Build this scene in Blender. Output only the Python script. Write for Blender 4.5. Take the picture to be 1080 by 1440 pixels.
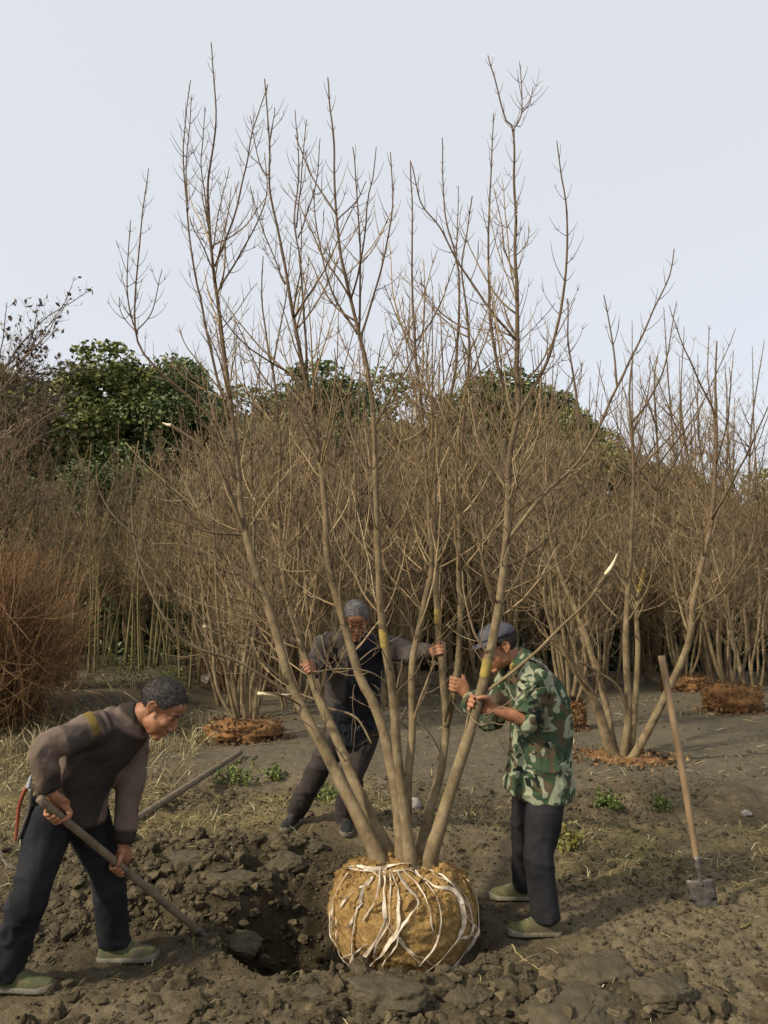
import bpy, bmesh, math, random
import numpy as np
from mathutils import Vector, Matrix
from mathutils.bvhtree import BVHTree

for o in list(bpy.data.objects):
    bpy.data.objects.remove(o, do_unlink=True)
scene = bpy.context.scene
COL = scene.collection
rad = math.radians

# ------------------------------------------------------------------ camera
CAM_H, PITCH, FPX = 1.6, math.atan(140 / 1080), 1080.0
cam_d = bpy.data.cameras.new('camera')
cam_d.sensor_fit = 'VERTICAL'
cam_d.sensor_height = 24.0
cam_d.lens = 24.0 * FPX / 1440.0
cam_d.clip_start, cam_d.clip_end = 0.05, 2000
cam = bpy.data.objects.new('camera', cam_d)
COL.objects.link(cam)
cam.location = (0, 0, CAM_H)
cam.rotation_euler = (rad(90) + PITCH, 0, 0)
scene.camera = cam

# ------------------------------------------------------------------ sky, sun, exposure
SUN_TO = Vector((-0.72, -0.46, 0.0)).normalized()
SUN_EL = rad(36)
to_sun = Vector((SUN_TO.x * math.cos(SUN_EL), SUN_TO.y * math.cos(SUN_EL), math.sin(SUN_EL)))
world = bpy.data.worlds.new('World')
scene.world = world
world.use_nodes = True
wn, wl = world.node_tree.nodes, world.node_tree.links
wn.clear()
wout = wn.new('ShaderNodeOutputWorld')
wbg = wn.new('ShaderNodeBackground')
sky = wn.new('ShaderNodeTexSky')
sky.sky_type = 'NISHITA'
sky.sun_disc = False
sky.sun_elevation = SUN_EL
sky.sun_rotation = math.atan2(SUN_TO.x, SUN_TO.y)
sky.air_density = 1.0
sky.dust_density = 4.0
sky.ozone_density = 1.0
wmix = wn.new('ShaderNodeMix')
wmix.data_type = 'RGBA'
wmix.inputs[0].default_value = 0.66
wmix.inputs[7].default_value = (7.3, 7.36, 7.5, 1)      # thin even winter cloud veil over the clear sky
wl.new(sky.outputs[0], wmix.inputs[6])
wl.new(wmix.outputs[2], wbg.inputs[0])
wbg.inputs[1].default_value = 0.12
wl.new(wbg.outputs[0], wout.inputs[0])

sun_d = bpy.data.lights.new('sun', 'SUN')
sun_d.energy = 4.0
sun_d.angle = rad(3.0)
sun_d.color = (1.0, 0.89, 0.70)
sun = bpy.data.objects.new('sun', sun_d)
COL.objects.link(sun)
sun.rotation_euler = to_sun.to_track_quat('Z', 'Y').to_euler()
sun.location = (0, 0, 30)

scene.render.engine = 'CYCLES'
scene.view_settings.view_transform = 'Standard'
scene.view_settings.look = 'None'
scene.view_settings.gamma = 1.0
scene.view_settings.exposure = 0.24
scene.view_settings.use_curve_mapping = False

# ------------------------------------------------------------------ helpers
_ct, _st = math.cos(PITCH), math.sin(PITCH)


def P(px, py, Y):
    """world point at depth Y seen at photograph pixel px, py"""
    a, b = (px - 540) / FPX, (720 - py) / FPX
    dx, dy, dz = a, _ct - b * _st, _st + b * _ct
    k = Y / dy
    return np.array((dx * k, Y, CAM_H + dz * k))


def V(a):
    return Vector((float(a[0]), float(a[1]), float(a[2])))


def nrm(v):
    v = np.asarray(v, float)
    return v / max(1e-9, np.linalg.norm(v))


def _hash(ix, iy, iz, seed):
    h = (ix * 374761393 + iy * 668265263 + iz * 2147483647 + seed * 1274126177) & 0xFFFFFFFF
    h = ((h ^ (h >> 13)) * 1274126177) & 0xFFFFFFFF
    h = ((h ^ (h >> 16)) * 2246822519) & 0xFFFFFFFF
    return ((h ^ (h >> 15)) & 0xFFFFFF) / float(0xFFFFFF)


def vnoise(p, seed=0):
    """smooth value noise in [-1, 1] at points p (N,3)"""
    p = np.asarray(p, float)
    i = np.floor(p).astype(np.int64)
    f = p - i
    u = f * f * f * (f * (f * 6 - 15) + 10)
    r = 0
    for dx in (0, 1):
        wx = u[:, 0] if dx else 1 - u[:, 0]
        for dy in (0, 1):
            wy = u[:, 1] if dy else 1 - u[:, 1]
            for dz in (0, 1):
                wz = u[:, 2] if dz else 1 - u[:, 2]
                r = r + wx * wy * wz * _hash(i[:, 0] + dx, i[:, 1] + dy, i[:, 2] + dz, seed)
    return r * 2 - 1


def fbm(p, octv=4, seed=0, gain=0.5):
    p = np.asarray(p, float)
    s, a = 0, 1.0
    for k in range(octv):
        s = s + a * vnoise(p * (2.03 ** k) + k * 17.3, seed + k)
        a *= gain
    return s


def ridged(p, octv=3, seed=0):
    p = np.asarray(p, float)
    s, a = 0, 1.0
    for k in range(octv):
        s = s + a * (1 - 2 * np.abs(vnoise(p * (2.0 ** k) + k * 9.1, seed + k)))
        a *= 0.5
    return s


def sstep(a, b, x):
    t = np.clip((np.asarray(x, float) - a) / (b - a), 0, 1)
    return t * t * (3 - 2 * t)


def mesh_np(name, verts, quads=None, tris=None, smooth=True):
    me = bpy.data.meshes.new(name)
    verts = np.ascontiguousarray(verts, dtype=np.float32)
    nq = 0 if quads is None else len(quads)
    nt = 0 if tris is None else len(tris)
    me.vertices.add(len(verts))
    me.vertices.foreach_set('co', verts.ravel())
    li, st = [], []
    if nq:
        li.append(np.asarray(quads, np.int32).ravel())
    if nt:
        li.append(np.asarray(tris, np.int32).ravel())
    li = np.concatenate(li)
    me.loops.add(len(li))
    me.loops.foreach_set('vertex_index', li)
    starts = np.concatenate([np.arange(nq) * 4, nq * 4 + np.arange(nt) * 3]).astype(np.int32)
    totals = np.concatenate([np.full(nq, 4), np.full(nt, 3)]).astype(np.int32)
    me.polygons.add(nq + nt)
    me.polygons.foreach_set('loop_start', starts)
    me.polygons.foreach_set('loop_total', totals)
    me.polygons.foreach_set('use_smooth', np.full(nq + nt, smooth, dtype=bool))
    me.update(calc_edges=True)
    me.validate()
    return me


ORIGIN = {}


def origin_of(o):
    return ORIGIN.get(o.name, np.zeros(3))


def obj(name, me, mat=None, parent=None):
    """link a mesh whose vertices are in world space as one object under parent"""
    o = bpy.data.objects.new(name, me)
    COL.objects.link(o)
    if mat is not None and len(me.materials) == 0:
        me.materials.append(mat)
    if parent is not None:
        org = origin_of(parent)
        if np.abs(org).sum() > 0:
            me.transform(Matrix.Translation(-V(org)))
        o.parent = parent
        ORIGIN[o.name] = org
    return o


def rebase(o, org):
    """put the origin of a top-level mesh at org"""
    o.data.transform(Matrix.Translation(-V(org)))
    o.location = V(org)
    ORIGIN[o.name] = np.asarray(org, float)
    return o


def tag(o, label=None, cat=None, group=None, kind=None):
    if label:
        o['label'] = label
    if cat:
        o['category'] = cat
    if group:
        o['group'] = group
    if kind:
        o['kind'] = kind
    return o


def thing(name, loc, label, cat, group=None):
    o = bpy.data.objects.new(name, None)
    COL.objects.link(o)
    o.location = V(loc)
    o.empty_display_size = 0.1
    ORIGIN[o.name] = np.asarray(loc, float)
    return tag(o, label, cat, group)


# ------------------------------------------------------------------ materials
def srgb(r, g, b):
    f = lambda c: (c / 255 / 12.92) if c <= 10 else ((c / 255 + 0.055) / 1.055) ** 2.4
    return (f(r), f(g), f(b), 1.0)


class Mat:
    """tiny node builder"""

    def __init__(self, name, rough=0.9, spec=0.2):
        self.m = bpy.data.materials.new(name)
        self.m.use_nodes = True
        self.t = self.m.node_tree
        self.n, self.l = self.t.nodes, self.t.links
        self.b = self.n['Principled BSDF']
        self.b.inputs['Roughness'].default_value = rough
        self.b.inputs['Specular IOR Level'].default_value = spec
        self.tc = self.n.new('ShaderNodeTexCoord')

    def noise(self, scale, detail=4, rough=0.55, vec=None, dist=0.0, stretch=None):
        nd = self.n.new('ShaderNodeTexNoise')
        nd.inputs['Scale'].default_value = scale
        nd.inputs['Detail'].default_value = detail
        nd.inputs['Roughness'].default_value = rough
        nd.inputs['Distortion'].default_value = dist
        src = vec or self.tc.outputs['Object']
        if stretch:
            mp = self.n.new('ShaderNodeMapping')
            mp.inputs['Scale'].default_value = stretch
            self.l.new(src, mp.inputs[0])
            src = mp.outputs[0]
        self.l.new(src, nd.inputs['Vector'])
        return nd.outputs['Fac']

    def ramp(self, fac, stops, interp='LINEAR'):
        r = self.n.new('ShaderNodeValToRGB')
        r.color_ramp.interpolation = interp
        e = r.color_ramp.elements
        while len(e) < len(stops):
            e.new(0.5)
        for el, (p, c) in zip(e, stops):
            el.position = p
            el.color = c if len(c) == 4 else (*c, 1)
        self.l.new(fac, r.inputs[0])
        return r.outputs[0]

    def mix(self, fac, a, b, mode='MIX'):
        x = self.n.new('ShaderNodeMix')
        x.data_type = 'RGBA'
        x.blend_type = mode
        for i, s in ((0, fac), (6, a), (7, b)):
            if hasattr(s, 'links') or hasattr(s, 'is_linked'):
                self.l.new(s, x.inputs[i])
            else:
                x.inputs[i].default_value = s
        return x.outputs[2]

    def attr(self, name):
        a = self.n.new('ShaderNodeAttribute')
        a.attribute_name = name
        return a.outputs['Fac']

    def island(self):
        return self.n.new('ShaderNodeNewGeometry').outputs['Random Per Island']

    def objrand(self):
        return self.n.new('ShaderNodeObjectInfo').outputs['Random']

    def col(self, s):
        if hasattr(s, 'is_linked'):
            self.l.new(s, self.b.inputs['Base Color'])
        else:
            self.b.inputs['Base Color'].default_value = s
        return self

    def bump(self, h, strength=0.5, dist=0.01):
        bp = self.n.new('ShaderNodeBump')
        bp.inputs['Strength'].default_value = strength
        bp.inputs['Distance'].default_value = dist
        self.l.new(h, bp.inputs['Height'])
        self.l.new(bp.outputs[0], self.b.inputs['Normal'])
        return self

    def math(self, op, a, b):
        m = self.n.new('ShaderNodeMath')
        m.operation = op
        for i, s in enumerate((a, b)):
            if hasattr(s, 'is_linked'):
                self.l.new(s, m.inputs[i])
            else:
                m.inputs[i].default_value = s
        return m.outputs[0]


def simple(name, c1, c2, scale=20, rough=0.9, bump=0.4, bd=0.004, stretch=None, spec=0.2, detail=5):
    m = Mat(name, rough, spec)
    nz = m.noise(scale, detail, 0.6, stretch=stretch)
    m.col(m.ramp(nz, [(0.3, c1), (0.7, c2)]))
    m.bump(nz, bump, bd)
    return m.m


MT = {}


def soil_nodes(m, moist_shade, field, straw):
    big = m.noise(2.2, 5, 0.6)
    mid = m.noise(14, 6, 0.65)
    fine = m.noise(75, 5, 0.7)
    dry = m.ramp(mid, [(0.25, (0.088, 0.069, 0.042)), (0.55, (0.148, 0.120, 0.076)), (0.8, (0.205, 0.172, 0.116))])
    wet_shade = m.ramp(mid, [(0.25, (0.026, 0.021, 0.013)), (0.55, (0.058, 0.047, 0.028)), (0.8, (0.092, 0.075, 0.045))])
    fld = m.ramp(mid, [(0.2, (0.078, 0.066, 0.045)), (0.5, (0.115, 0.099, 0.069)), (0.8, (0.16, 0.141, 0.102))])
    stw = m.ramp(fine, [(0.3, (0.095, 0.082, 0.035)), (0.55, (0.19, 0.155, 0.07)), (0.75, (0.30, 0.25, 0.12))])
    c = m.mix(moist_shade, dry, wet_shade)  # dark tone serves damp soil and the painted shade of hole and ball
    c = m.mix(field, c, fld)
    c = m.mix(straw, c, stw)
    c = m.mix(0.55, c, m.ramp(fine, [(0.3, (0.45, 0.44, 0.42)), (0.7, (1.35, 1.33, 1.28))]), 'MULTIPLY')
    c = m.mix(0.5, c, m.ramp(big, [(0.3, (0.7, 0.72, 0.7)), (0.7, (1.25, 1.2, 1.12))]), 'MULTIPLY')
    m.col(c)
    h = m.math('ADD', m.math('MULTIPLY', mid, 0.8), m.math('MULTIPLY', fine, 0.5))
    m.bump(h, 0.9, 0.02)


m = Mat('soil', 0.95, 0.15)
soil_nodes(m, m.attr('moist_shade'), m.attr('field'), m.attr('straw'))
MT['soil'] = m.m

m = Mat('clod_soil', 0.95, 0.15)
isl = m.island()
mid = m.noise(22, 6, 0.65)
c = m.ramp(mid, [(0.25, (0.034, 0.027, 0.016)), (0.55, (0.075, 0.061, 0.037)), (0.8, (0.118, 0.097, 0.061))])
c = m.mix(0.7, c, m.ramp(isl, [(0.0, (0.6, 0.6, 0.58)), (0.75, (1.15, 1.12, 1.05)), (1.0, (1.8, 1.75, 1.65))]), 'MULTIPLY')
m.col(c).bump(mid, 0.7, 0.008)
MT['clod'] = m.m

m = Mat('slab_soil', 0.92, 0.2)
mid = m.noise(16, 6, 0.65)
fine = m.noise(80, 4, 0.7)
c = m.ramp(mid, [(0.25, (0.046, 0.038, 0.023)), (0.55, (0.086, 0.072, 0.045)), (0.8, (0.125, 0.105, 0.067))])
c = m.mix(0.5, c, m.ramp(fine, [(0.3, (0.6, 0.6, 0.58)), (0.7, (1.2, 1.18, 1.14))]), 'MULTIPLY')
m.col(c).bump(m.math('ADD', mid, fine), 0.8, 0.01)
MT['slab'] = m.m

m = Mat('ball_earth', 0.95, 0.12)
big = m.noise(5, 5, 0.6)
mid = m.noise(24, 6, 0.65)
fine = m.noise(95, 4, 0.7)
c = m.ramp(mid, [(0.25, (0.155, 0.095, 0.034)), (0.5, (0.275, 0.180, 0.070)), (0.78, (0.37, 0.255, 0.115))])
c = m.mix(0.65, c, m.ramp(big, [(0.32, (0.68, 0.60, 0.5)), (0.68, (1.15, 1.12, 1.05))]), 'MULTIPLY')
c = m.mix(0.5, c, m.ramp(fine, [(0.3, (0.5, 0.5, 0.5)), (0.7, (1.3, 1.3, 1.3))]), 'MULTIPLY')
m.col(c).bump(m.math('ADD', mid, m.math('MULTIPLY', fine, 0.7)), 0.8, 0.010)
MT['ball'] = m.m

m = Mat('orange_root_earth', 0.95, 0.12)
mid = m.noise(18, 6, 0.65)
c = m.ramp(mid, [(0.25, (0.085, 0.042, 0.017)), (0.5, (0.19, 0.098, 0.040)), (0.78, (0.30, 0.17, 0.075))])
m.col(c).bump(mid, 1.0, 0.02)
MT['orange'] = m.m

MT['strap'] = simple('strap_plastic', (0.30, 0.235, 0.16, 1), (0.66, 0.59, 0.48, 1), 22, 0.55, 0.5, 0.003, spec=0.4)
MT['root'] = simple('root', (0.16, 0.08, 0.03, 1), (0.33, 0.2, 0.09, 1), 40, 0.9)

m = Mat('bark', 0.92, 0.2)
a = m.noise(9, 5, 0.6)
b = m.noise(55, 5, 0.65, stretch=(1, 1, 0.35))
c = m.ramp(a, [(0.30, (0.080, 0.060, 0.036)), (0.48, (0.165, 0.124, 0.070)), (0.70, (0.25, 0.196, 0.118))])
c = m.mix(0.55, c, m.ramp(b, [(0.3, (0.55, 0.54, 0.52)), (0.7, (1.3, 1.28, 1.22))]), 'MULTIPLY')
mo = m.noise(3.2, 3, 0.5)
c = m.mix(m.ramp(mo, [(0.62, (0, 0, 0)), (0.8, (0.5, 0.5, 0.5))]), c, (0.22, 0.19, 0.075, 1))
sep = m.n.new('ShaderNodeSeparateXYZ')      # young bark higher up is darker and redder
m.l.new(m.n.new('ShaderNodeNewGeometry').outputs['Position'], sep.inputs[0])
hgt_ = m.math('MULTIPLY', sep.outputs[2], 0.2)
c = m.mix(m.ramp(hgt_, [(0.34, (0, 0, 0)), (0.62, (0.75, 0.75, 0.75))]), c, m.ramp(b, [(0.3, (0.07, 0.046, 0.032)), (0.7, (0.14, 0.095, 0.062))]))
m.col(c).bump(b, 0.6, 0.006)
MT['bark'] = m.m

m = Mat('twig_bark', 0.85, 0.25)
isl = m.island()
c = m.ramp(isl, [(0.0, (0.075, 0.052, 0.038)), (0.4, (0.125, 0.088, 0.056)), (0.8, (0.19, 0.138, 0.085)), (1.0, (0.29, 0.22, 0.14))])
m.col(c)
MT['twig'] = m.m

m = Mat('thicket_twig_bark', 0.9, 0.2)
isl = m.island()
c = m.ramp(isl, [(0.0, (0.11, 0.077, 0.042)), (0.4, (0.22, 0.158, 0.086)), (0.8, (0.33, 0.245, 0.138)), (1.0, (0.48, 0.375, 0.225))])
c = m.mix(0.5, c, m.ramp(m.objrand(), [(0, (0.8, 0.8, 0.85)), (1, (1.15, 1.1, 1.0))]), 'MULTIPLY')
m.col(c)
MT['thicket'] = m.m

m = Mat('rust_twig', 0.9, 0.2)
m.col(m.ramp(m.island(), [(0.0, (0.075, 0.043, 0.022)), (0.5, (0.16, 0.088, 0.042)), (1.0, (0.28, 0.17, 0.085))]))
MT['rust'] = m.m

m = Mat('green_stem', 0.7, 0.3)
m.col(m.ramp(m.noise(4, 4), [(0.3, (0.07, 0.062, 0.024)), (0.7, (0.175, 0.145, 0.058))]))
MT['gstem'] = m.m


def leafmat(name, stops, rough=0.55):
    m = Mat(name, rough, 0.4)
    c = m.ramp(m.island(), stops)
    c = m.mix(0.6, c, m.ramp(m.noise(1.3, 3), [(0.3, (0.6, 0.65, 0.6)), (0.7, (1.25, 1.2, 1.0))]), 'MULTIPLY')
    m.col(c)
    return m.m


MT['evergreen'] = leafmat('evergreen_leaf', [(0, (0.062, 0.078, 0.020)), (0.6, (0.135, 0.155, 0.040)), (1, (0.23, 0.235, 0.065))])
MT['evergreen_b'] = leafmat('evergreen_leaf_dark', [(0, (0.045, 0.068, 0.026)), (0.6, (0.095, 0.132, 0.046)), (1, (0.165, 0.20, 0.072))])
MT['olive'] = leafmat('yellow_green_leaf', [(0, (0.07, 0.072, 0.018)), (0.6, (0.145, 0.135, 0.036)), (1, (0.24, 0.21, 0.06))])
MT['hedge'] = leafmat('hedge_leaf', [(0, (0.012, 0.022, 0.010)), (0.6, (0.026, 0.042, 0.018)), (1, (0.05, 0.07, 0.03))])
MT['deadleaf'] = leafmat('dead_leaf', [(0, (0.05, 0.035, 0.028)), (0.6, (0.09, 0.062, 0.045)), (1, (0.14, 0.1, 0.07))])
MT['weed'] = leafmat('weed_leaf', [(0, (0.045, 0.075, 0.014)), (0.6, (0.10, 0.14, 0.028)), (1, (0.18, 0.21, 0.05))])
MT['litter'] = leafmat('orange_litter', [(0, (0.06, 0.034, 0.016)), (0.6, (0.145, 0.080, 0.036)), (1, (0.26, 0.165, 0.082))], 0.85)
MT['grass_leaf'] = leafmat('yellow_grass_leaf', [(0, (0.09, 0.09, 0.02)), (0.6, (0.17, 0.16, 0.04)), (1, (0.26, 0.23, 0.07))])
m = Mat('dry_grass', 0.85, 0.25)
m.col(m.ramp(m.island(), [(0.0, (0.10, 0.08, 0.035)), (0.5, (0.21, 0.17, 0.075)), (0.85, (0.34, 0.28, 0.14)), (1, (0.55, 0.48, 0.3))]))
MT['straw'] = m.m
m = Mat('grass_green', 0.8, 0.25)
m.col(m.ramp(m.island(), [(0.0, (0.06, 0.07, 0.02)), (0.6, (0.13, 0.13, 0.035)), (1, (0.2, 0.19, 0.06))]))
MT['grass'] = m.m
MT['pale_wood'] = simple('fresh_cut_wood', (0.62, 0.5, 0.3, 1), (0.8, 0.7, 0.5, 1), 30, 0.7, 0.3, 0.002)
MT['yellow_mark'] = simple('yellow_paint', (0.19, 0.15, 0.05, 1), (0.34, 0.25, 0.06, 1), 45, 0.85, 0.5, 0.004)
MT['handle'] = simple('tool_handle_wood', (0.13, 0.085, 0.045, 1), (0.27, 0.185, 0.10, 1), 12, 0.6, 0.3, 0.002, stretch=(1, 1, 0.3), spec=0.35)
MT['handle_dark'] = simple('old_handle_wood', (0.09, 0.068, 0.045, 1), (0.19, 0.15, 0.10, 1), 12, 0.7, 0.3, 0.002, spec=0.3)
m = Mat('worn_steel', 0.5, 0.5)
nz = m.noise(25, 5, 0.65)
m.col(m.ramp(nz, [(0.35, (0.06, 0.05, 0.042)), (0.6, (0.16, 0.145, 0.13))])).bump(nz, 0.3, 0.003)
m.b.inputs['Metallic'].default_value = 0.55
MT['steel'] = m.m
MT['stone'] = simple('pale_stone', (0.16, 0.15, 0.13, 1), (0.32, 0.30, 0.27, 1), 18, 0.9, 0.6, 0.01)
MT['white_wall'] = simple('white_wall', (0.42, 0.41, 0.4, 1), (0.62, 0.61, 0.6, 1), 1.5, 0.9, 0.2, 0.01)
MT['red_roof'] = simple('red_roof', (0.22, 0.05, 0.035, 1), (0.36, 0.09, 0.07, 1), 4, 0.8, 0.3, 0.01)
MT['glass'] = simple('dark_window', (0.03, 0.035, 0.04, 1), (0.06, 0.065, 0.07, 1), 4, 0.15, 0.0, 0.001, spec=0.6)

m = Mat('skin', 0.55, 0.35)
a = m.noise(28, 4, 0.6)
b = m.noise(7, 3)
c = m.ramp(a, [(0.3, (0.235, 0.105, 0.055)), (0.7, (0.36, 0.18, 0.10))])
c = m.mix(0.5, c, m.ramp(b, [(0.3, (0.8, 0.68, 0.6)), (0.7, (1.1, 1.05, 1.0))]), 'MULTIPLY')
m.col(c).bump(m.noise(120, 3), 0.25, 0.002)
m.b.inputs['Subsurface Weight'].default_value = 0.08
m.b.inputs['Subsurface Radius'].default_value = (0.01, 0.004, 0.002)
MT['skin'] = m.m


def cloth(name, c1, c2, scale=9, weave=260, rough=0.9, bs=0.35, areas=()):
    m = Mat(name, rough, 0.15)
    a = m.noise(scale, 5, 0.6)
    w = m.noise(weave, 2, 0.5)
    c = m.ramp(a, [(0.3, c1), (0.7, c2)])
    for nm, a1, a2 in areas:
        k_ = m.math('ADD', m.math('MULTIPLY', m.attr(nm), 60.0), 0.5)
        c = m.mix(m.ramp(k_, [(0.0, (0, 0, 0)), (1.0, (1, 1, 1))]), c, m.ramp(a, [(0.3, a1), (0.7, a2)]))
    c = m.mix(0.35, c, m.ramp(w, [(0.3, (0.65, 0.65, 0.65)), (0.7, (1.3, 1.3, 1.3))]), 'MULTIPLY')
    m.col(c).bump(m.math('ADD', m.math('MULTIPLY', m.noise(30, 4), 2.0), w), bs, 0.004)
    return m.m


MT['jumper'] = cloth('brown_knit', (0.105, 0.076, 0.060), (0.16, 0.118, 0.094), 6, 190, 0.95, 0.5, areas=(('grey', (0.045, 0.037, 0.032), (0.068, 0.056, 0.048)), ('olive', (0.11, 0.08, 0.02), (0.16, 0.115, 0.03)), ('dark', (0.024, 0.019, 0.016), (0.042, 0.034, 0.029))))
MT['trouser_navy'] = cloth('navy_trouser', (0.009, 0.010, 0.012), (0.025, 0.026, 0.030), 7, 240)
MT['trouser_black'] = cloth('charcoal_trouser', (0.010, 0.010, 0.012), (0.024, 0.0235, 0.026), 7, 240)
MT['trouser_brown'] = cloth('dark_brown_trouser', (0.025, 0.02, 0.018), (0.05, 0.042, 0.038), 7, 240)
MT['jacket_dark'] = cloth('charcoal_jacket', (0.035, 0.03, 0.027), (0.085, 0.074, 0.066), 10, 200, areas=(('dark', (0.010, 0.011, 0.015), (0.022, 0.023, 0.029)),))
MT['cap'] = cloth('blue_grey_cap', (0.05, 0.052, 0.068), (0.095, 0.095, 0.115), 12, 200)
def muddy(name, c1, c2):
    m = Mat(name, 0.9, 0.15)
    a = m.noise(30, 4, 0.6)
    d_ = m.noise(11, 5, 0.7)
    c = m.ramp(a, [(0.3, c1), (0.7, c2)])
    c = m.mix(m.ramp(d_, [(0.42, (0, 0, 0)), (0.6, (0.9, 0.9, 0.9))]), c, (0.115, 0.095, 0.062, 1))
    m.col(c).bump(m.math('ADD', m.noise(160, 3), m.math('MULTIPLY', d_, 2.0)), 0.5, 0.004)
    return m.m


MT['shoe_green'] = muddy('olive_canvas_shoe', (0.06, 0.065, 0.026), (0.115, 0.115, 0.048))
MT['shoe_muddy'] = muddy('muddy_green_shoe', (0.035, 0.05, 0.022), (0.10, 0.11, 0.05))
MT['shoe_black'] = cloth('black_shoe', (0.012, 0.012, 0.013), (0.03, 0.03, 0.032), 14, 200)
MT['sole'] = muddy('rubber_sole', (0.15, 0.135, 0.10), (0.25, 0.225, 0.17))
MT['sole_dark'] = muddy('dirty_sole', (0.10, 0.092, 0.075), (0.18, 0.165, 0.14))
MT['sock'] = cloth('pale_sock', (0.25, 0.27, 0.3), (0.4, 0.42, 0.45), 14, 200)
MT['eye'] = simple('eye', (0.02, 0.012, 0.01, 1), (0.04, 0.03, 0.02, 1), 10, 0.3, 0)
MT['red_grip'] = simple('red_grip', (0.16, 0.04, 0.022, 1), (0.26, 0.07, 0.04, 1), 10, 0.5, 0)

m = Mat('hair_grey', 0.8, 0.3)
c = m.ramp(m.noise(90, 4, 0.7), [(0.3, (0.10, 0.098, 0.095)), (0.7, (0.26, 0.255, 0.25))])
m.col(c).bump(m.noise(160, 3, 0.7), 0.8, 0.006)
MT['hair_grey'] = m.m
m = Mat('hair_dark', 0.75, 0.3)
c = m.ramp(m.noise(90, 4, 0.7), [(0.35, (0.022, 0.018, 0.016)), (0.75, (0.085, 0.074, 0.068))])
m.col(c).bump(m.noise(160, 3, 0.7), 0.8, 0.006)
MT['hair_dark'] = m.m

m = Mat('camouflage', 0.9, 0.15)
w = m.noise(4.5, 3, 0.6)
n1 = m.noise(8.5, 2.5, 0.5, dist=0.9)
n2 = m.noise(7.5, 2.5, 0.5, dist=1.1, stretch=(1.0, 1.0, 1.5))
mp = m.n.new('ShaderNodeMapping')
mp.inputs['Location'].default_value = (7.3, 3.1, 5.7)
m.l.new(m.tc.outputs['Object'], mp.inputs[0])
n3 = m.noise(9.5, 2.5, 0.5, vec=mp.outputs[0], dist=1.0)
mp2 = m.n.new('ShaderNodeMapping')
mp2.inputs['Location'].default_value = (-4.3, 9.1, 1.7)
m.l.new(m.tc.outputs['Object'], mp2.inputs[0])
n4 = m.noise(11, 2, 0.5, vec=mp2.outputs[0], dist=1.3)
c = m.mix(m.ramp(n1, [(0.50, (0, 0, 0)), (0.53, (1, 1, 1))]), (0.040, 0.066, 0.036, 1), (0.085, 0.064, 0.038, 1))
c = m.mix(m.ramp(n3, [(0.525, (0, 0, 0)), (0.545, (1, 1, 1))]), c, (0.25, 0.27, 0.185, 1))
c = m.mix(m.ramp(n4, [(0.60, (0, 0, 0)), (0.62, (1, 1, 1))]), c, (0.012, 0.016, 0.013, 1))
wv = m.noise(240, 2)
c = m.mix(0.3, c, m.ramp(wv, [(0.3, (0.7, 0.7, 0.7)), (0.7, (1.25, 1.25, 1.25))]), 'MULTIPLY')
m.col(c).bump(m.math('ADD', m.math('MULTIPLY', m.noise(26, 4), 2.0), wv), 0.35, 0.004)
MT['camo'] = m.m

# ------------------------------------------------------------------ ground
BALL_C = np.array((0.088, 3.98))


def gz(x, y):
    """large shape of the ground"""
    x = np.asarray(x, float)
    y = np.asarray(y, float)
    x, y = np.broadcast_arrays(x, y)
    p = np.stack([x.ravel(), y.ravel(), np.zeros(x.size)], 1)
    w1 = fbm(p * 0.9, 3, 11).reshape(x.shape)
    w2 = fbm(p * 2.6, 3, 23).reshape(x.shape)
    z = 0.022 * w1 * sstep(1.5, 6, y)
    # the open field behind lies a little higher; a ragged furrow runs in front of it
    yy = y - 0.4 + 0.35 * w1 + 0.12 * w2 + 0.12 * x
    z = z + 0.10 * sstep(6.3, 7.3, yy) - 0.10 * np.exp(-((yy - 6.25) / 0.42) ** 2) * sstep(0.2, 1.2, x)
    z = z + 0.05 * np.exp(-((yy - 5.5) / 0.4) ** 2)
    # ground the man behind the tree stands on
    z = z + 0.12 * np.exp(-(((x + 0.45) / 0.95) ** 2 + ((y - 5.6) / 0.62) ** 2))
    # spoil from the hole, left and behind
    z = z + (0.13 + 0.05 * w2) * np.exp(-(((x + 1.05) / 0.6) ** 2 + ((y - 4.85) / 0.5) ** 2))
    # spoil in front of the ball
    z = z + (0.030 + 0.03 * w2) * np.exp(-(((x - 0.05) / 0.8) ** 2 + ((y - 3.42) / 0.17) ** 2))
    z = z + (0.05 + 0.03 * w2) * np.exp(-(((x - 1.0) / 0.4) ** 2 + ((y - 3.35) / 0.25) ** 2))
    # the hole
    d = np.sqrt(((x + 0.40 + 0.05 * w2) / 0.40) ** 2 + ((y - 4.10) / 0.46) ** 2)
    z = z - 0.52 * (1 - sstep(0.45, 1.12, d + 0.10 * w2))
    d = np.sqrt(((x - BALL_C[0]) / 0.50) ** 2 + ((y - BALL_C[1] - 0.06) / 0.42) ** 2)
    z = z - 0.13 * (1 - sstep(0.72, 1.05, d))
    # bank under the thicket on the left
    z = z + 0.45 * sstep(2.2, 3.6, -x - 0.10 * (y - 9)) * sstep(7.5, 10.5, y) * (1 - sstep(40, 80, y))
    return z


FEET = []


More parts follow.
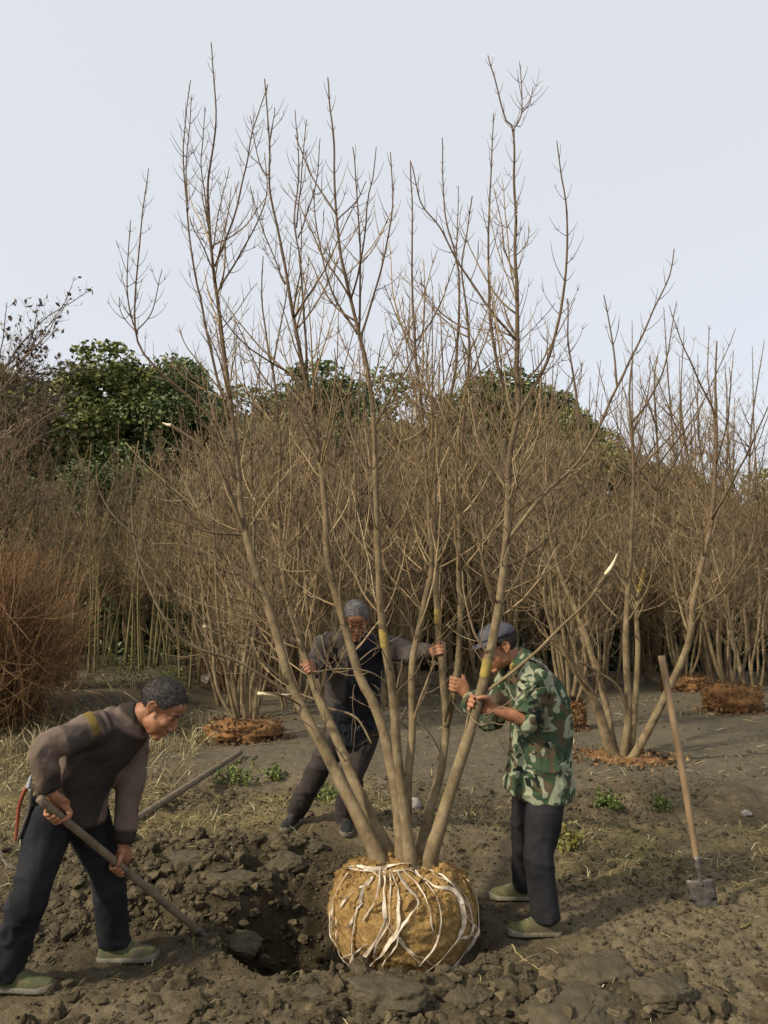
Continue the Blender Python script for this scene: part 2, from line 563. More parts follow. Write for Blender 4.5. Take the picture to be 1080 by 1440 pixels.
def cloddy(x, y):
    """how broken up the soil is"""
    x, y = np.broadcast_arrays(np.asarray(x, float), np.asarray(y, float))
    p = np.stack([x.ravel(), y.ravel(), np.full(x.size, 3.3)], 1)
    w = fbm(p * 1.1, 3, 41).reshape(x.shape)
    near = 1 - sstep(5.6, 7.0, y + 0.5 * w)
    furrow = np.exp(-((y + 0.35 * w - 6.8) / 0.55) ** 2) * 0.8
    spoil = np.exp(-(((x + 0.9) / 0.85) ** 2 + ((y - 4.65) / 0.75) ** 2))
    c = near * (0.42 + 0.35 * w) + furrow * (0.7 + 0.4 * w) + spoil * 0.9
    c = np.clip(c, 0.10, 1.3)
    for fx, fy in FEET:
        c = c * (1 - 0.92 * np.exp(-(((x - fx) / 0.17) ** 2 + ((y - fy + 0.03) / 0.17) ** 2)))
    return c


def axis(lo, flo, fhi, hi, step, grow):
    a = list(np.arange(flo, fhi + 1e-6, step))
    s = step
    while a[-1] < hi:
        s *= grow
        a.append(a[-1] + s)
    s = step
    b = [a[0]]
    while b[-1] > lo:
        s *= grow
        b.append(b[-1] - s)
    return np.array(b[:0:-1] + a)


def micro(X, Y, C):
    p = np.stack([X.ravel(), Y.ravel(), np.zeros(X.size)], 1)
    fine = np.clip(1.4 - 0.07 * np.abs(Y.ravel()), 0.15, 1.2)
    r = 0.034 * ridged(p * 5.5, 3, 61) * C.ravel()
    r += 0.022 * np.abs(vnoise(p * 13, 71)) * C.ravel()
    r += 0.015 * np.abs(vnoise(p * 27, 73)) * (0.25 + C.ravel()) * fine
    r += 0.008 * vnoise(p * 52, 77) * fine
    return r.reshape(X.shape)


def ground_z(x, y):
    """height of the finished surface"""
    X, Y = np.atleast_1d(np.asarray(x, float)), np.atleast_1d(np.asarray(y, float))
    X, Y = np.broadcast_arrays(X, Y)
    return gz(X, Y) + micro(X, Y, cloddy(X, Y))


def gpix(px, py):
    """point of the ground seen at a photograph pixel"""
    ys = np.concatenate([np.arange(2.2, 9, 0.03), np.arange(9, 60, 0.1)])
    pts = np.array([P(px, py, Y) for Y in ys])
    h = gz(pts[:, 0], pts[:, 1])
    k = np.argmax(pts[:, 2] < h)
    if pts[k, 2] >= h[k]:
        k = len(ys) - 1
    q = pts[k].copy()
    q[2] = h[k]
    return q


FEET = [tuple(gpix(a, b)[:2]) for a, b in ((10, 1400), (160, 1350), (205, 1350), (770, 1316), (735, 1316), (730, 1257), (705, 1257), (412, 1160), (402, 1170), (487, 1160), (490, 1172))]
xa = axis(-160, -2.7, 2.7, 160, 0.019, 1.045)
ya = axis(-40, 3.0, 7.3, 420, 0.019, 1.03)
X, Y = np.meshgrid(xa, ya)
C = cloddy(X, Y)
Z = gz(X, Y) + micro(X, Y, C)
nx, ny = len(xa), len(ya)
idx = np.arange(nx * ny).reshape(ny, nx)
quads = np.stack([idx[:-1, :-1], idx[:-1, 1:], idx[1:, 1:], idx[1:, :-1]], -1).reshape(-1, 4)
me = mesh_np('ground', np.stack([X, Y, Z], -1).reshape(-1, 3), quads)
pp = np.stack([X.ravel(), Y.ravel(), np.zeros(X.size)], 1)
w = fbm(pp * 1.3, 4, 5).reshape(X.shape)
w3 = fbm(pp * 4.0, 3, 6).reshape(X.shape)
moist_shade = np.clip(0.30 + 0.45 * w + 0.30 * w3
                + 0.85 * np.exp(-(((X + 0.8) / 0.95) ** 2 + ((Y - 4.5) / 0.9) ** 2))  # damp spoil; also puts the shade of the hole into the colour
                + 0.45 * np.exp(-(((X - 0.2) / 1.3) ** 2 + ((Y - 3.4) / 0.35) ** 2))
                + 0.45 * np.exp(-(((X - 0.8) / 0.4) ** 2 + ((Y - 4.6) / 0.6) ** 2))  # shadow to the right of the root ball, put into the soil colour
                + 0.40 * np.exp(-((Y + 0.35 * w - 6.7) / 0.5) ** 2)
                + 0.75 * sstep(2.0, 3.2, -X) * sstep(7, 9, Y)
                - 0.55 * np.exp(-(((X - 1.6) / 0.8) ** 2 + ((Y - 3.9) / 0.9) ** 2))
                - 0.45 * np.exp(-(((X + 1.6) / 0.6) ** 2 + ((Y - 3.4) / 0.35) ** 2)), 0, 1)
field = np.clip(sstep(6.7, 7.8, Y + 0.4 * w + 0.12 * X) * (1 - 0.8 * sstep(2.0, 3.2, -X)), 0, 1)
straw = np.clip((0.75 * np.exp(-((Y - 6.2 - 0.3 * w) / 0.95) ** 2) * sstep(0.3, -0.3, X)
                 + 0.55 * np.exp(-((Y - 5.6) / 0.7) ** 2) * sstep(0.3, 1.0, X)
                 + 0.25 * np.exp(-((Y - 4.7) / 0.8) ** 2) * sstep(0.6, 1.2, X)) * (0.7 + 0.9 * w3 + 0.4 * w), 0, 1)
straw = straw * (1 - 0.8 * np.exp(-(((X + 0.85) / 0.85) ** 2 + ((Y - 4.65) / 0.7) ** 2)))
for nm, arr in (('moist_shade', moist_shade), ('field', field), ('straw', straw)):
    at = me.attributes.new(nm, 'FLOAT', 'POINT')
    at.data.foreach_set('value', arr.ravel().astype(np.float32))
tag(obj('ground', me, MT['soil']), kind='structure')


# loose crumbs of soil
def ico(sub):
    bm = bmesh.new()
    bmesh.ops.create_icosphere(bm, subdivisions=sub, radius=1)
    v = np.array([x.co[:] for x in bm.verts])
    f = np.array([[q.index for q in x.verts] for x in bm.faces])
    bm.free()
    return v, f


rng = np.random.default_rng(7)


def rot_rand(n):
    q = rng.normal(size=(n, 4))
    q /= np.linalg.norm(q, axis=1)[:, None]
    w_, x_, y_, z_ = q.T
    return np.stack([np.stack([1 - 2 * (y_ * y_ + z_ * z_), 2 * (x_ * y_ - z_ * w_), 2 * (x_ * z_ + y_ * w_)], -1),
                     np.stack([2 * (x_ * y_ + z_ * w_), 1 - 2 * (x_ * x_ + z_ * z_), 2 * (y_ * z_ - x_ * w_)], -1),
                     np.stack([2 * (x_ * z_ - y_ * w_), 2 * (y_ * z_ + x_ * w_), 1 - 2 * (x_ * x_ + y_ * y_)], -1)], 1)


def clod_field(n, sub, smin, smax, region, power=2.2, protos=24):
    v0, f0 = ico(sub)
    PR = []
    for i in range(protos):
        q = v0 * (1 + 0.30 * fbm(v0 * 1.1 + i * 5.3, 2, i)[:, None])
        for _ in range(8):
            d = nrm(rng.normal(size=3))
            ex = q @ d - rng.uniform(0.35, 0.75)
            q = q - np.clip(ex, 0, None)[:, None] * d * 0.95
        q = q * (1 + 0.16 * ridged(v0 * 2.6 + i, 2, i + 50)[:, None] + (0.10 * vnoise(v0 * 9 + i, i + 90)[:, None] if sub > 2 else 0))
        PR.append(q)
    PR = np.array(PR)
    x = rng.uniform(region[0], region[1], n * 3)
    y = rng.uniform(region[2], region[3], n * 3)
    keep = rng.uniform(size=n * 3) < np.clip(cloddy(x, y), 0, 1) ** (1.0 if smax < 0.03 else 1.4)
    keep &= ~((np.hypot((x - BALL_C[0]) / 0.42, (y - BALL_C[1]) / 0.42) < 1))
    for fx, fy in FEET:
        keep &= np.hypot(x - fx, (y - fy + 0.05) * 0.8) > (0.12 if smax < 0.03 else 0.19)
    x, y = x[keep][:n], y[keep][:n]
    n = len(x)
    s = smin + (smax - smin) * rng.uniform(size=n) ** power
    sc = s[:, None] * rng.uniform(0.65, 1.35, (n, 3)) * np.array((1, 1, 0.72))
    R = rot_rand(n)
    vv = PR[rng.integers(0, protos, n)] @ R.transpose(0, 2, 1) * sc[:, None, :]
    z = ground_z(x, y) + s * 0.12
    vv += np.stack([x, y, z], -1)[:, None, :]
    ff = f0[None] + (np.arange(n) * len(v0))[:, None, None]
    return vv.reshape(-1, 3), ff.reshape(-1, 3)


parts = [clod_field(26000, 1, 0.003, 0.014, (-3.0, 3.0, 3.05, 7.6), 1.5),
         clod_field(3800, 2, 0.010, 0.030, (-2.8, 2.8, 3.05, 7.3), 2.4),
         clod_field(4000, 1, 0.012, 0.042, (-3.0, 8.0, 7.2, 15.0), 2.0),
         clod_field(420, 4, 0.025, 0.062, (-1.85, -0.45, 4.0, 5.5), 1.9),
         clod_field(170, 4, 0.025, 0.055, (-1.6, 1.8, 3.15, 3.6), 2.2)]
vs, fs, off = [], [], 0
for v_, f_ in parts:
    vs.append(v_)
    fs.append(f_ + off)
    off += len(v_)
me = mesh_np('soil_crumbs', np.concatenate(vs), None, np.concatenate(fs), smooth=True)
tag(obj('soil_crumbs', me, MT['clod']), 'loose crumbs of dug brown soil scattered over the ground', 'soil', kind='stuff')


# the big clods one can tell apart
def big_clod(px, py, wpx, hpx, seed, label, flat=0.55, sink=0.35):
    c = gpix(px, py + hpx * 0.25)
    k = c[1] / FPX
    v, f = ico(5)
    p = v * 1.3 + seed * 3.7
    n1 = fbm(p, 3, seed)
    # broken flat faces
    rr = np.random.default_rng(seed)
    q = v * (1 + 0.16 * n1[:, None])
    for _ in range(13):
        d = nrm(rr.normal(size=3))
        lim = rr.uniform(0.50, 0.82)
        ex = q @ d - lim
        q = q - np.clip(ex, 0, None)[:, None] * d * 0.9
    q = q * (1 + 0.07 * fbm(v * 4 + seed, 4, seed + 9)[:, None] + 0.05 * ridged(v * 6 + seed, 3, seed + 3)[:, None])
    a = rr.uniform(-0.4, 0.4)
    q = q @ np.array([[math.cos(a), -math.sin(a), 0], [math.sin(a), math.cos(a), 0], [0, 0, 1]])
    sx = wpx * k / 2 / 0.85
    q = q * np.array((sx, sx * 0.75, max(0.03, hpx * k / 2 * flat / 0.5)))
    z = float(gz(c[0], c[1]))
    q = q + np.array((c[0], c[1], z + q[:, 2].max() * (1 - 2 * sink) * 0.5))
    o = obj('soil_clod', mesh_np('soil_clod', q, None, f), MT['slab'])
    rebase(o, (c[0], c[1], z))
    tag(o, label, 'clod', 'big clods of dug soil')


for args in [
    (540, 1398, 112, 44, 1, 'broad flat soil slab lying before the strapped root ball', 0.55, 0.32),
    (845, 1368, 104, 62, 2, 'large pale rounded clod in the dug soil behind the darker clods'),
    (935, 1390, 80, 40, 3, 'dark flat clod lying beside the large pale clod'),
    (800, 1425, 150, 60, 4, 'widest soil slab, in front of the large pale clod'),
    (330, 1332, 66, 40, 5, 'clod at the buried end of the bent man\'s digging handle'),
    (985, 1402, 60, 30, 6, 'small clod next to the dark flat clod'),
    (395, 1215, 60, 36, 7, 'clod on the spoil heap at the rim of the hole'),
    (330, 1235, 70, 34, 8, 'clod in the middle of the dark spoil heap'),
    (265, 1215, 56, 30, 9, 'clod on the spoil heap beside the pole on the ground'),
    (432, 1195, 46, 26, 10, 'clod between the spoil heap and the dark shoe'),
    (240, 1270, 52, 30, 11, 'clod beside the bent man\'s front trouser leg'),
    (660, 1405, 66, 32, 12, 'clod in front of the right edge of the root ball'),
    (455, 1400, 60, 30, 13, 'clod in front of the left edge of the root ball'),
    (720, 1385, 44, 26, 14, 'small clod in front of the camouflage man\'s shoe'),
]:
    big_clod(*args)

# ------------------------------------------------------------------ tubes and branches
def tube_mesh(name, polys, sides=5, smooth=True):
    """polys: list of (points (N,3), radii (N,)); one mesh, closed tips"""
    groups = {}
    for pts, r in polys:
        groups.setdefault(len(pts), []).append((pts, r))
    V_, Q_, T_, off = [], [], [], 0
    ang = np.linspace(0, 2 * math.pi, sides, endpoint=False)
    ca, sa = np.cos(ang), np.sin(ang)
    for N, lst in groups.items():
        Pn = np.array([l[0] for l in lst], float)
        Rn = np.array([l[1] for l in lst], float)
        M = len(lst)
        T = np.gradient(Pn, axis=1)
        T /= np.linalg.norm(T, axis=2, keepdims=True) + 1e-12
        mean = T.mean(axis=1)
        ref = np.zeros((M, 3))
        ref[np.arange(M), np.argmin(np.abs(mean), axis=1)] = 1
        A = np.cross(T, ref[:, None, :])
        A /= np.linalg.norm(A, axis=2, keepdims=True) + 1e-12
        B = np.cross(T, A)
        ring = Pn[:, :, None, :] + Rn[:, :, None, None] * (ca[None, None, :, None] * A[:, :, None, :] + sa[None, None, :, None] * B[:, :, None, :])
        vv = ring.reshape(-1, 3)
        idx = (np.arange(M * N * sides).reshape(M, N, sides)) + off
        a, b = idx[:, :-1, :], idx[:, 1:, :]
        q = np.stack([a, np.roll(a, -1, 2), np.roll(b, -1, 2), b], -1).reshape(-1, 4)
        V_.append(vv)
        Q_.append(q)
        off += len(vv)
        # caps
        tip = Pn[:, -1, :] + T[:, -1, :] * Rn[:, -1, None] * 0.5
        it = np.arange(M) + off
        last = idx[:, -1, :]
        T_.append(np.stack([last, np.roll(last, -1, 1), np.repeat(it[:, None], sides, 1)], -1).reshape(-1, 3))
        V_.append(tip)
        off += M
        bot = Pn[:, 0, :]
        ib = np.arange(M) + off
        first = idx[:, 0, :]
        T_.append(np.stack([np.roll(first, -1, 1), first, np.repeat(ib[:, None], sides, 1)], -1).reshape(-1, 3))
        V_.append(bot)
        off += M
    return mesh_np(name, np.concatenate(V_), np.concatenate(Q_), np.concatenate(T_), smooth)


def catmull(pts, n):
    p = np.asarray(pts, float)
    if len(p) == 2:
        t = np.linspace(0, 1, n)[:, None]
        return p[0] * (1 - t) + p[1] * t
    e = np.vstack([2 * p[0] - p[1], p, 2 * p[-1] - p[-2]])
    seg = np.linalg.norm(np.diff(p, axis=0), axis=1)
    cum = np.concatenate([[0], np.cumsum(seg)])
    s = np.linspace(0, cum[-1], n)
    k = np.clip(np.searchsorted(cum, s, side='right') - 1, 0, len(p) - 2)
    t = ((s - cum[k]) / np.maximum(seg[k], 1e-9))[:, None]
    a, b, c, d = e[k], e[k + 1], e[k + 2], e[k + 3]
    return 0.5 * (2 * b + (c - a) * t + (2 * a - 5 * b + 4 * c - d) * t * t + (3 * b - a - 3 * c + d) * t ** 3)


def perp(d):
    d = nrm(d)
    a = np.cross(d, (0.0, 0.0, 1.0) if abs(d[2]) < 0.9 else (1.0, 0.0, 0.0))
    a = nrm(a)
    return a, np.cross(d, a)


def shoot(p0, d0, L, r0, n, rs, up=0.5, wig=0.06, r1=None):
    """a shoot that starts along d0 and turns upward"""
    pts = [np.asarray(p0, float)]
    d = nrm(d0)
    st = L / (n - 1)
    for i in range(n - 1):
        d = nrm(d + np.array((0, 0, up / (n - 1))) + rs.normal(size=3) * wig)
        pts.append(pts[-1] + d * st)
    r1 = r0 * 0.35 if r1 is None else r1
    return np.array(pts), np.linspace(r0, r1, n)


def side_twigs(path, rs, out, s0=0.2, s1=0.98, spacing=0.14, lmin=0.05, lmax=0.3, r=0.0028, sub=0.5,
               prob=0.9, ang=(45, 65), up=1.1, n=6, taper=1.0, sublen=0.3, pair=True):
    """opposite pairs of upturned twigs along a path"""
    seg = np.linalg.norm(np.diff(path, axis=0), axis=1)
    cum = np.concatenate([[0], np.cumsum(seg)])
    L = cum[-1]
    s = L * s0 + rs.uniform(0, spacing)
    az = rs.uniform(0, 6.28)
    while s < L * s1:
        k = min(len(path) - 2, max(0, int(np.searchsorted(cum, s) - 1)))
        t = (s - cum[k]) / max(1e-6, seg[k])
        p = path[k] * (1 - t) + path[k + 1] * t
        d = nrm(path[k + 1] - path[k])
        A, B = perp(d)
        az += 1.57 + rs.normal() * 0.35
        frac = 1 - s / L
        for sg in ((0, math.pi) if pair else (0,)):
            if rs.uniform() > prob:
                continue
            q = az + sg + rs.normal() * 0.12
            an = rad(rs.uniform(*ang))
            dd = d * math.cos(an) + (A * math.cos(q) + B * math.sin(q)) * math.sin(an)
            ln = (lmin + (lmax - lmin) * (frac ** taper)) * rs.uniform(0.45, 1.25)
            rr = r * (0.75 + 0.5 * ln / max(lmax, 0.01))
            tp, tr = shoot(p, dd, ln, rr, n, rs, up, 0.05)
            out.append((tp, tr))
            if sub > 0 and ln > 0.11:
                m_ = int(ln / 0.09)
                for j in range(m_):
                    if rs.uniform() > sub:
                        continue
                    f = rs.uniform(0.25, 0.95)
                    i = min(n - 2, int(f * (n - 1)))
                    d2 = nrm(tp[i + 1] - tp[i])
                    A2, B2 = perp(d2)
                    q2 = rs.uniform(0, 6.28)
                    for s2 in (0, math.pi):
                        if rs.uniform() < 0.25:
                            continue
                        dd2 = d2 * 0.65 + (A2 * math.cos(q2 + s2) + B2 * math.sin(q2 + s2)) * 0.76
                        l2 = ln * sublen * rs.uniform(0.4, 1.2)
                        out.append(shoot(tp[i], dd2, l2, rr * 0.7, 4, rs, 0.8, 0.04))
        s += spacing * rs.uniform(0.7, 1.35)


def taper_r(n, r0, r1, power=0.85):
    s = np.linspace(0, 1, n)
    return r0 + (r1 - r0) * s ** power


# ------------------------------------------------------------------ the tree being moved
BALL_TOP, BALL_BOT, BALL_R = 0.355, -0.10, 0.357
DY = 0.22


def PS(px, py, Y):
    return P(px, py, Y + DY)


ball_c = np.array((BALL_C[0], BALL_C[1], (BALL_TOP + BALL_BOT) / 2))

main_tree = thing('bare_tree', (BALL_C[0], BALL_C[1], BALL_BOT),
                  'tall bare many-stemmed tree with strapped ochre root ball held by two men', 'tree')

# root ball
v, f = ico(6)
hgt = (BALL_TOP - BALL_BOT) / 2
th = np.arctan2(v[:, 1], v[:, 0])
e_ = 2.9
rxy = np.hypot(v[:, 0], v[:, 1])
k = 1.0 / ((rxy ** e_ + np.abs(v[:, 2]) ** e_) ** (1 / e_))
q = v * k[:, None]
prof = 1 + 0.04 * np.sin(q[:, 2] * 1.8) - 0.09 * np.clip(-q[:, 2], 0, 1) ** 2
q = q * np.array((BALL_R, BALL_R, hgt))
q[:, :2] *= prof[:, None]
nn = nrm(v) if v.ndim == 1 else v / np.linalg.norm(v, axis=1)[:, None]
dsp = 0.014 * fbm(v * 2.2, 3, 91) + 0.007 * fbm(v * 8, 3, 95) + 0.004 * vnoise(v * 30, 97)
q = q + nn * dsp[:, None]
q[:, 2] += np.where(v[:, 2] > 0.5, 0.03 * fbm(v * 4, 3, 33) + 0.03 * np.exp(-(rxy / 0.5) ** 2), 0)
q += ball_c
ball_me = mesh_np('root_ball', q, None, f)
ball_bvh = BVHTree.FromPolygons([V(x) for x in q], [list(map(int, x)) for x in f])
root_ball = obj('root_ball', ball_me, MT['ball'], main_tree)
tag(root_ball, 'ochre earth root ball bound with pale straps')


def on_ball(px, py):
    o = Vector((0, 0, CAM_H))
    d = (V(P(px, py, 3.7)) - o).normalized()
    loc, nor, _, _ = ball_bvh.ray_cast(o, d)
    if loc is None:
        loc, nor, _, _ = ball_bvh.find_nearest(V(P(px, py, 3.82)))
    return np.array(loc), np.array(nor)


def strap(crop_pts, width=0.013, lift=0.010, twist=0.0, seed=0):
    px = [(400 + a * 0.2963, 1160 + b * 0.2963) for a, b in crop_pts]
    px = catmull(np.array([(a, b, 0.0) for a, b in px]), 9 * len(px))[:, :2]
    P_, N_ = zip(*[on_ball(a, b) for a, b in px])
    P_ = np.array(P_)
    N_ = np.array(N_)
    for _ in range(3):
        N_[1:-1] = (N_[:-2] + N_[1:-1] + N_[2:]) / 3
        P_[1:-1] = (P_[:-2] + 2 * P_[1:-1] + P_[2:]) / 4
    N_ /= np.linalg.norm(N_, axis=1)[:, None]
    rs = np.random.default_rng(seed)
    n = len(P_)
    s = np.linspace(0, 1, n)
    lf = lift + 0.004 * np.abs(np.sin(s * 9 + rs.uniform(0, 6)))
    P_ = P_ + N_ * lf[:, None]
    T = np.gradient(P_, axis=0)
    T /= np.linalg.norm(T, axis=1)[:, None] + 1e-9
    S = np.cross(N_, T)
    S /= np.linalg.norm(S, axis=1)[:, None] + 1e-9
    tw = 0.9 * np.sin(s * rs.uniform(3, 8) + rs.uniform(0, 6))
    S2 = S * np.cos(tw)[:, None] + N_ * np.sin(tw)[:, None]
    N2 = np.cross(T, S2)
    w = width * (0.62 + 0.38 * np.sin(s * rs.uniform(8, 15) + rs.uniform(0, 6)))[:, None] / 2 * 1.25
    h = 0.0013
    ring = np.stack([P_ + S2 * w + N2 * h, P_ - S2 * w + N2 * h, P_ - S2 * w - N2 * h, P_ + S2 * w - N2 * h], 1)
    idx = np.arange(n * 4).reshape(n, 4)
    a, b = idx[:-1], idx[1:]
    qd = np.stack([a, np.roll(a, -1, 1), np.roll(b, -1, 1), b], -1).reshape(-1, 4)
    qd = np.vstack([qd, idx[0][::-1][None], idx[-1][None]])
    o = obj('strap', mesh_np('strap', ring.reshape(-1, 3), qd, smooth=False), MT['strap'], root_ball)
    return o


for i, (pts, wd) in enumerate([
    ([(280, 212), (350, 207), (440, 216), (530, 197), (690, 188)], 0.015),
    ([(470, 200), (470, 300), (480, 440), (470, 480), (420, 570), (370, 640), (350, 705)], 0.017),
    ([(510, 220), (540, 330), (540, 470), (530, 560), (480, 640), (460, 690)], 0.015),
    ([(540, 230), (580, 300), (632, 360), (620, 400), (540, 500), (470, 590), (400, 680), (360, 715)], 0.018),
    ([(590, 220), (670, 270), (720, 300), (790, 315), (830, 370), (840, 470), (810, 550), (740, 630), (660, 695)], 0.020),
    ([(420, 250), (380, 310), (350, 410), (330, 530), (325, 620), (310, 690)], 0.014),
    ([(390, 290), (310, 340), (270, 400)], 0.010),
    ([(370, 370), (305, 500)], 0.011),
    ([(240, 370), (235, 540)], 0.008),
    ([(255, 440), (256, 570)], 0.008),
    ([(545, 525), (610, 600), (700, 655)], 0.010),
    ([(862, 270), (900, 340), (912, 450), (908, 560), (890, 630)], 0.016),
    ([(890, 470), (860, 560), (820, 640), (740, 705)], 0.010),
    ([(840, 420), (905, 490)], 0.009),
    ([(830, 530), (905, 520)], 0.011),
    ([(300, 215), (420, 232), (560, 222), (640, 205)], 0.010),
    ([(445, 245), (400, 228), (330, 218)], 0.012),
    ([(285, 640), (330, 690), (420, 715)], 0.012),
    ([(455, 210), (448, 300), (425, 380), (380, 450)], 0.008),
    ([(620, 225), (700, 330), (735, 430), (715, 560), (640, 660)], 0.007),
    ([(300, 235), (250, 330), (225, 450), (240, 600), (290, 690)], 0.008),
    ([(480, 470), (560, 560), (640, 640), (690, 690)], 0.007),
    ([(560, 215), (640, 300), (690, 420), (700, 500)], 0.006),
    ([(400, 560), (330, 600), (260, 640)], 0.007),
    ([(700, 240), (790, 290), (870, 400)], 0.008),
    ([(500, 230), (505, 340), (500, 460), (440, 560), (420, 660)], 0.007),
    ([(650, 210), (760, 260), (840, 330), (880, 430), (885, 560)], 0.007),
]):
    strap(pts, wd, seed=i)

# fine roots sticking out of the ball
rs = np.random.default_rng(17)
rt = []
for i in range(420):
    a = rs.uniform(0, 6.28)
    zz = rs.uniform(-0.7, 0.95)
    d = np.array((math.cos(a), math.sin(a), zz * 0.6))
    o_ = V(ball_c + nrm(d) * 0.8)
    loc, nor, _, _ = ball_bvh.ray_cast(o_, -V(nrm(d)))
    if loc is None:
        continue
    dd = nrm(np.array(nor) * rs.uniform(0.05, 0.7) + rs.normal(size=3) * 0.6)
    rt.append(shoot(np.array(loc), dd, rs.uniform(0.02, 0.075), rs.uniform(0.0007, 0.0018), 5, rs, -0.5, 0.22))
tag(obj('root_fibres', tube_mesh('root_fibres', rt, 4), MT['root'], root_ball), kind='stuff')
# crumbs heaped on its top and shaved roots round the foot of the stems
vs, fs, off = [], [], 0
v0, f0 = ico(1)
for i in range(750):
    a, rr_ = rs.uniform(0, 6.28), BALL_R * 0.98 * math.sqrt(rs.uniform(0.02, 1))
    p = Vector((BALL_C[0] + rr_ * math.cos(a), BALL_C[1] + rr_ * math.sin(a), 1.0))
    loc, nor, _, _ = ball_bvh.ray_cast(p, Vector((0, 0, -1)))
    if loc is None:
        continue
    s = rs.uniform(0.004, 0.016) if rs.uniform() < 0.9 else rs.uniform(0.015, 0.028)
    vs.append(v0 * (1 + 0.3 * rs.normal(size=(12, 1))).clip(0.5, 1.6) * s * rs.uniform(0.6, 1.3, 3) + np.array(loc))
    fs.append(f0 + off)
    off += 12
tag(obj('earth_crumbs', mesh_np('earth_crumbs', np.concatenate(vs), None, np.concatenate(fs), False), MT['ball'], root_ball), kind='stuff')

# traced stems: (px, py, depth) from the foot upward, radii foot -> tip
ZB = 1214
STEMS = {
    1: ([(535, ZB, 3.76), (453, 1050, 3.92), (412, 970, 4.03), (390, 893, 4.10), (345, 752, 4.2), (333, 650, 4.25), (320, 530, 4.28), (305, 413, 4.28), (294, 317, 4.26), (293, 260, 4.25), (304, 165, 4.22), (297, 60, 4.2)], 0.046, 0.0034),
    2: ([(553, ZB, 3.84), (503, 1110, 4.05), (463, 1013, 4.25), (443, 967, 4.36), (428, 920, 4.45), (402, 830, 4.56), (393, 740, 4.62), (392, 613, 4.68), (383, 520, 4.7), (368, 430, 4.72), (370, 360, 4.72)], 0.044, 0.0036),
    3: ([(567, ZB, 3.78), (553, 1087, 3.86), (527, 993, 3.94), (507, 953, 3.97), (487, 887, 4.0), (463, 800, 4.03), (456, 700, 4.05), (440, 590, 4.06), (410, 432, 4.02), (401, 375, 4.0), (379, 256, 3.95), (379, 195, 3.93), (372, 111, 3.9)], 0.042, 0.0034),
    4: ([(578, ZB, 3.70), (560, 1070, 3.68), (553, 970, 3.66), (540, 890, 3.64), (531, 783, 3.62), (528, 656, 3.6), (521, 549, 3.58), (505, 471, 3.56), (486, 394, 3.54), (473, 302, 3.52), (469, 203, 3.5), (461, 109, 3.48)], 0.036, 0.0034),
    5: ([(573, ZB, 3.84), (574, 1103, 3.95), (580, 1020, 4.02), (580, 930, 4.08), (594, 862, 4.12), (606, 800, 4.16), (604, 730, 4.2), (594, 592, 4.25), (583, 480, 4.27), (579, 400, 4.27), (579, 303, 4.25), (577, 226, 4.24)], 0.032, 0.0034),
    6: ([(590, ZB - 2, 3.86), (602, 1150, 4.0), (615, 1100, 4.12), (627, 1020, 4.28), (621, 937, 4.4), (617, 900, 4.45), (613, 810, 4.55), (611, 740, 4.6), (616, 640, 4.66), (640, 520, 4.7), (645, 401, 4.7), (640, 355, 4.7), (626, 303, 4.68), (622, 194, 4.66)], 0.036, 0.0034),
    7: ([(627, 1025, 4.27), (640, 965, 4.2), (646, 880, 4.16), (646, 740, 4.12), (652, 600, 4.1), (660, 480, 4.08), (650, 380, 4.06), (664, 276, 4.04)], 0.024, 0.0034),
    8: ([(603, ZB - 2, 3.72), (647, 1070, 3.74), (667, 1013, 3.75), (681, 950, 3.75), (698, 870, 3.74), (713, 741, 3.72), (717, 634, 3.7), (727, 578, 3.68), (727, 459, 3.66), (725, 342, 3.64), (721, 187, 3.62), (711, 167, 3.61), (686, 78, 3.6)], 0.044, 0.0032),
}
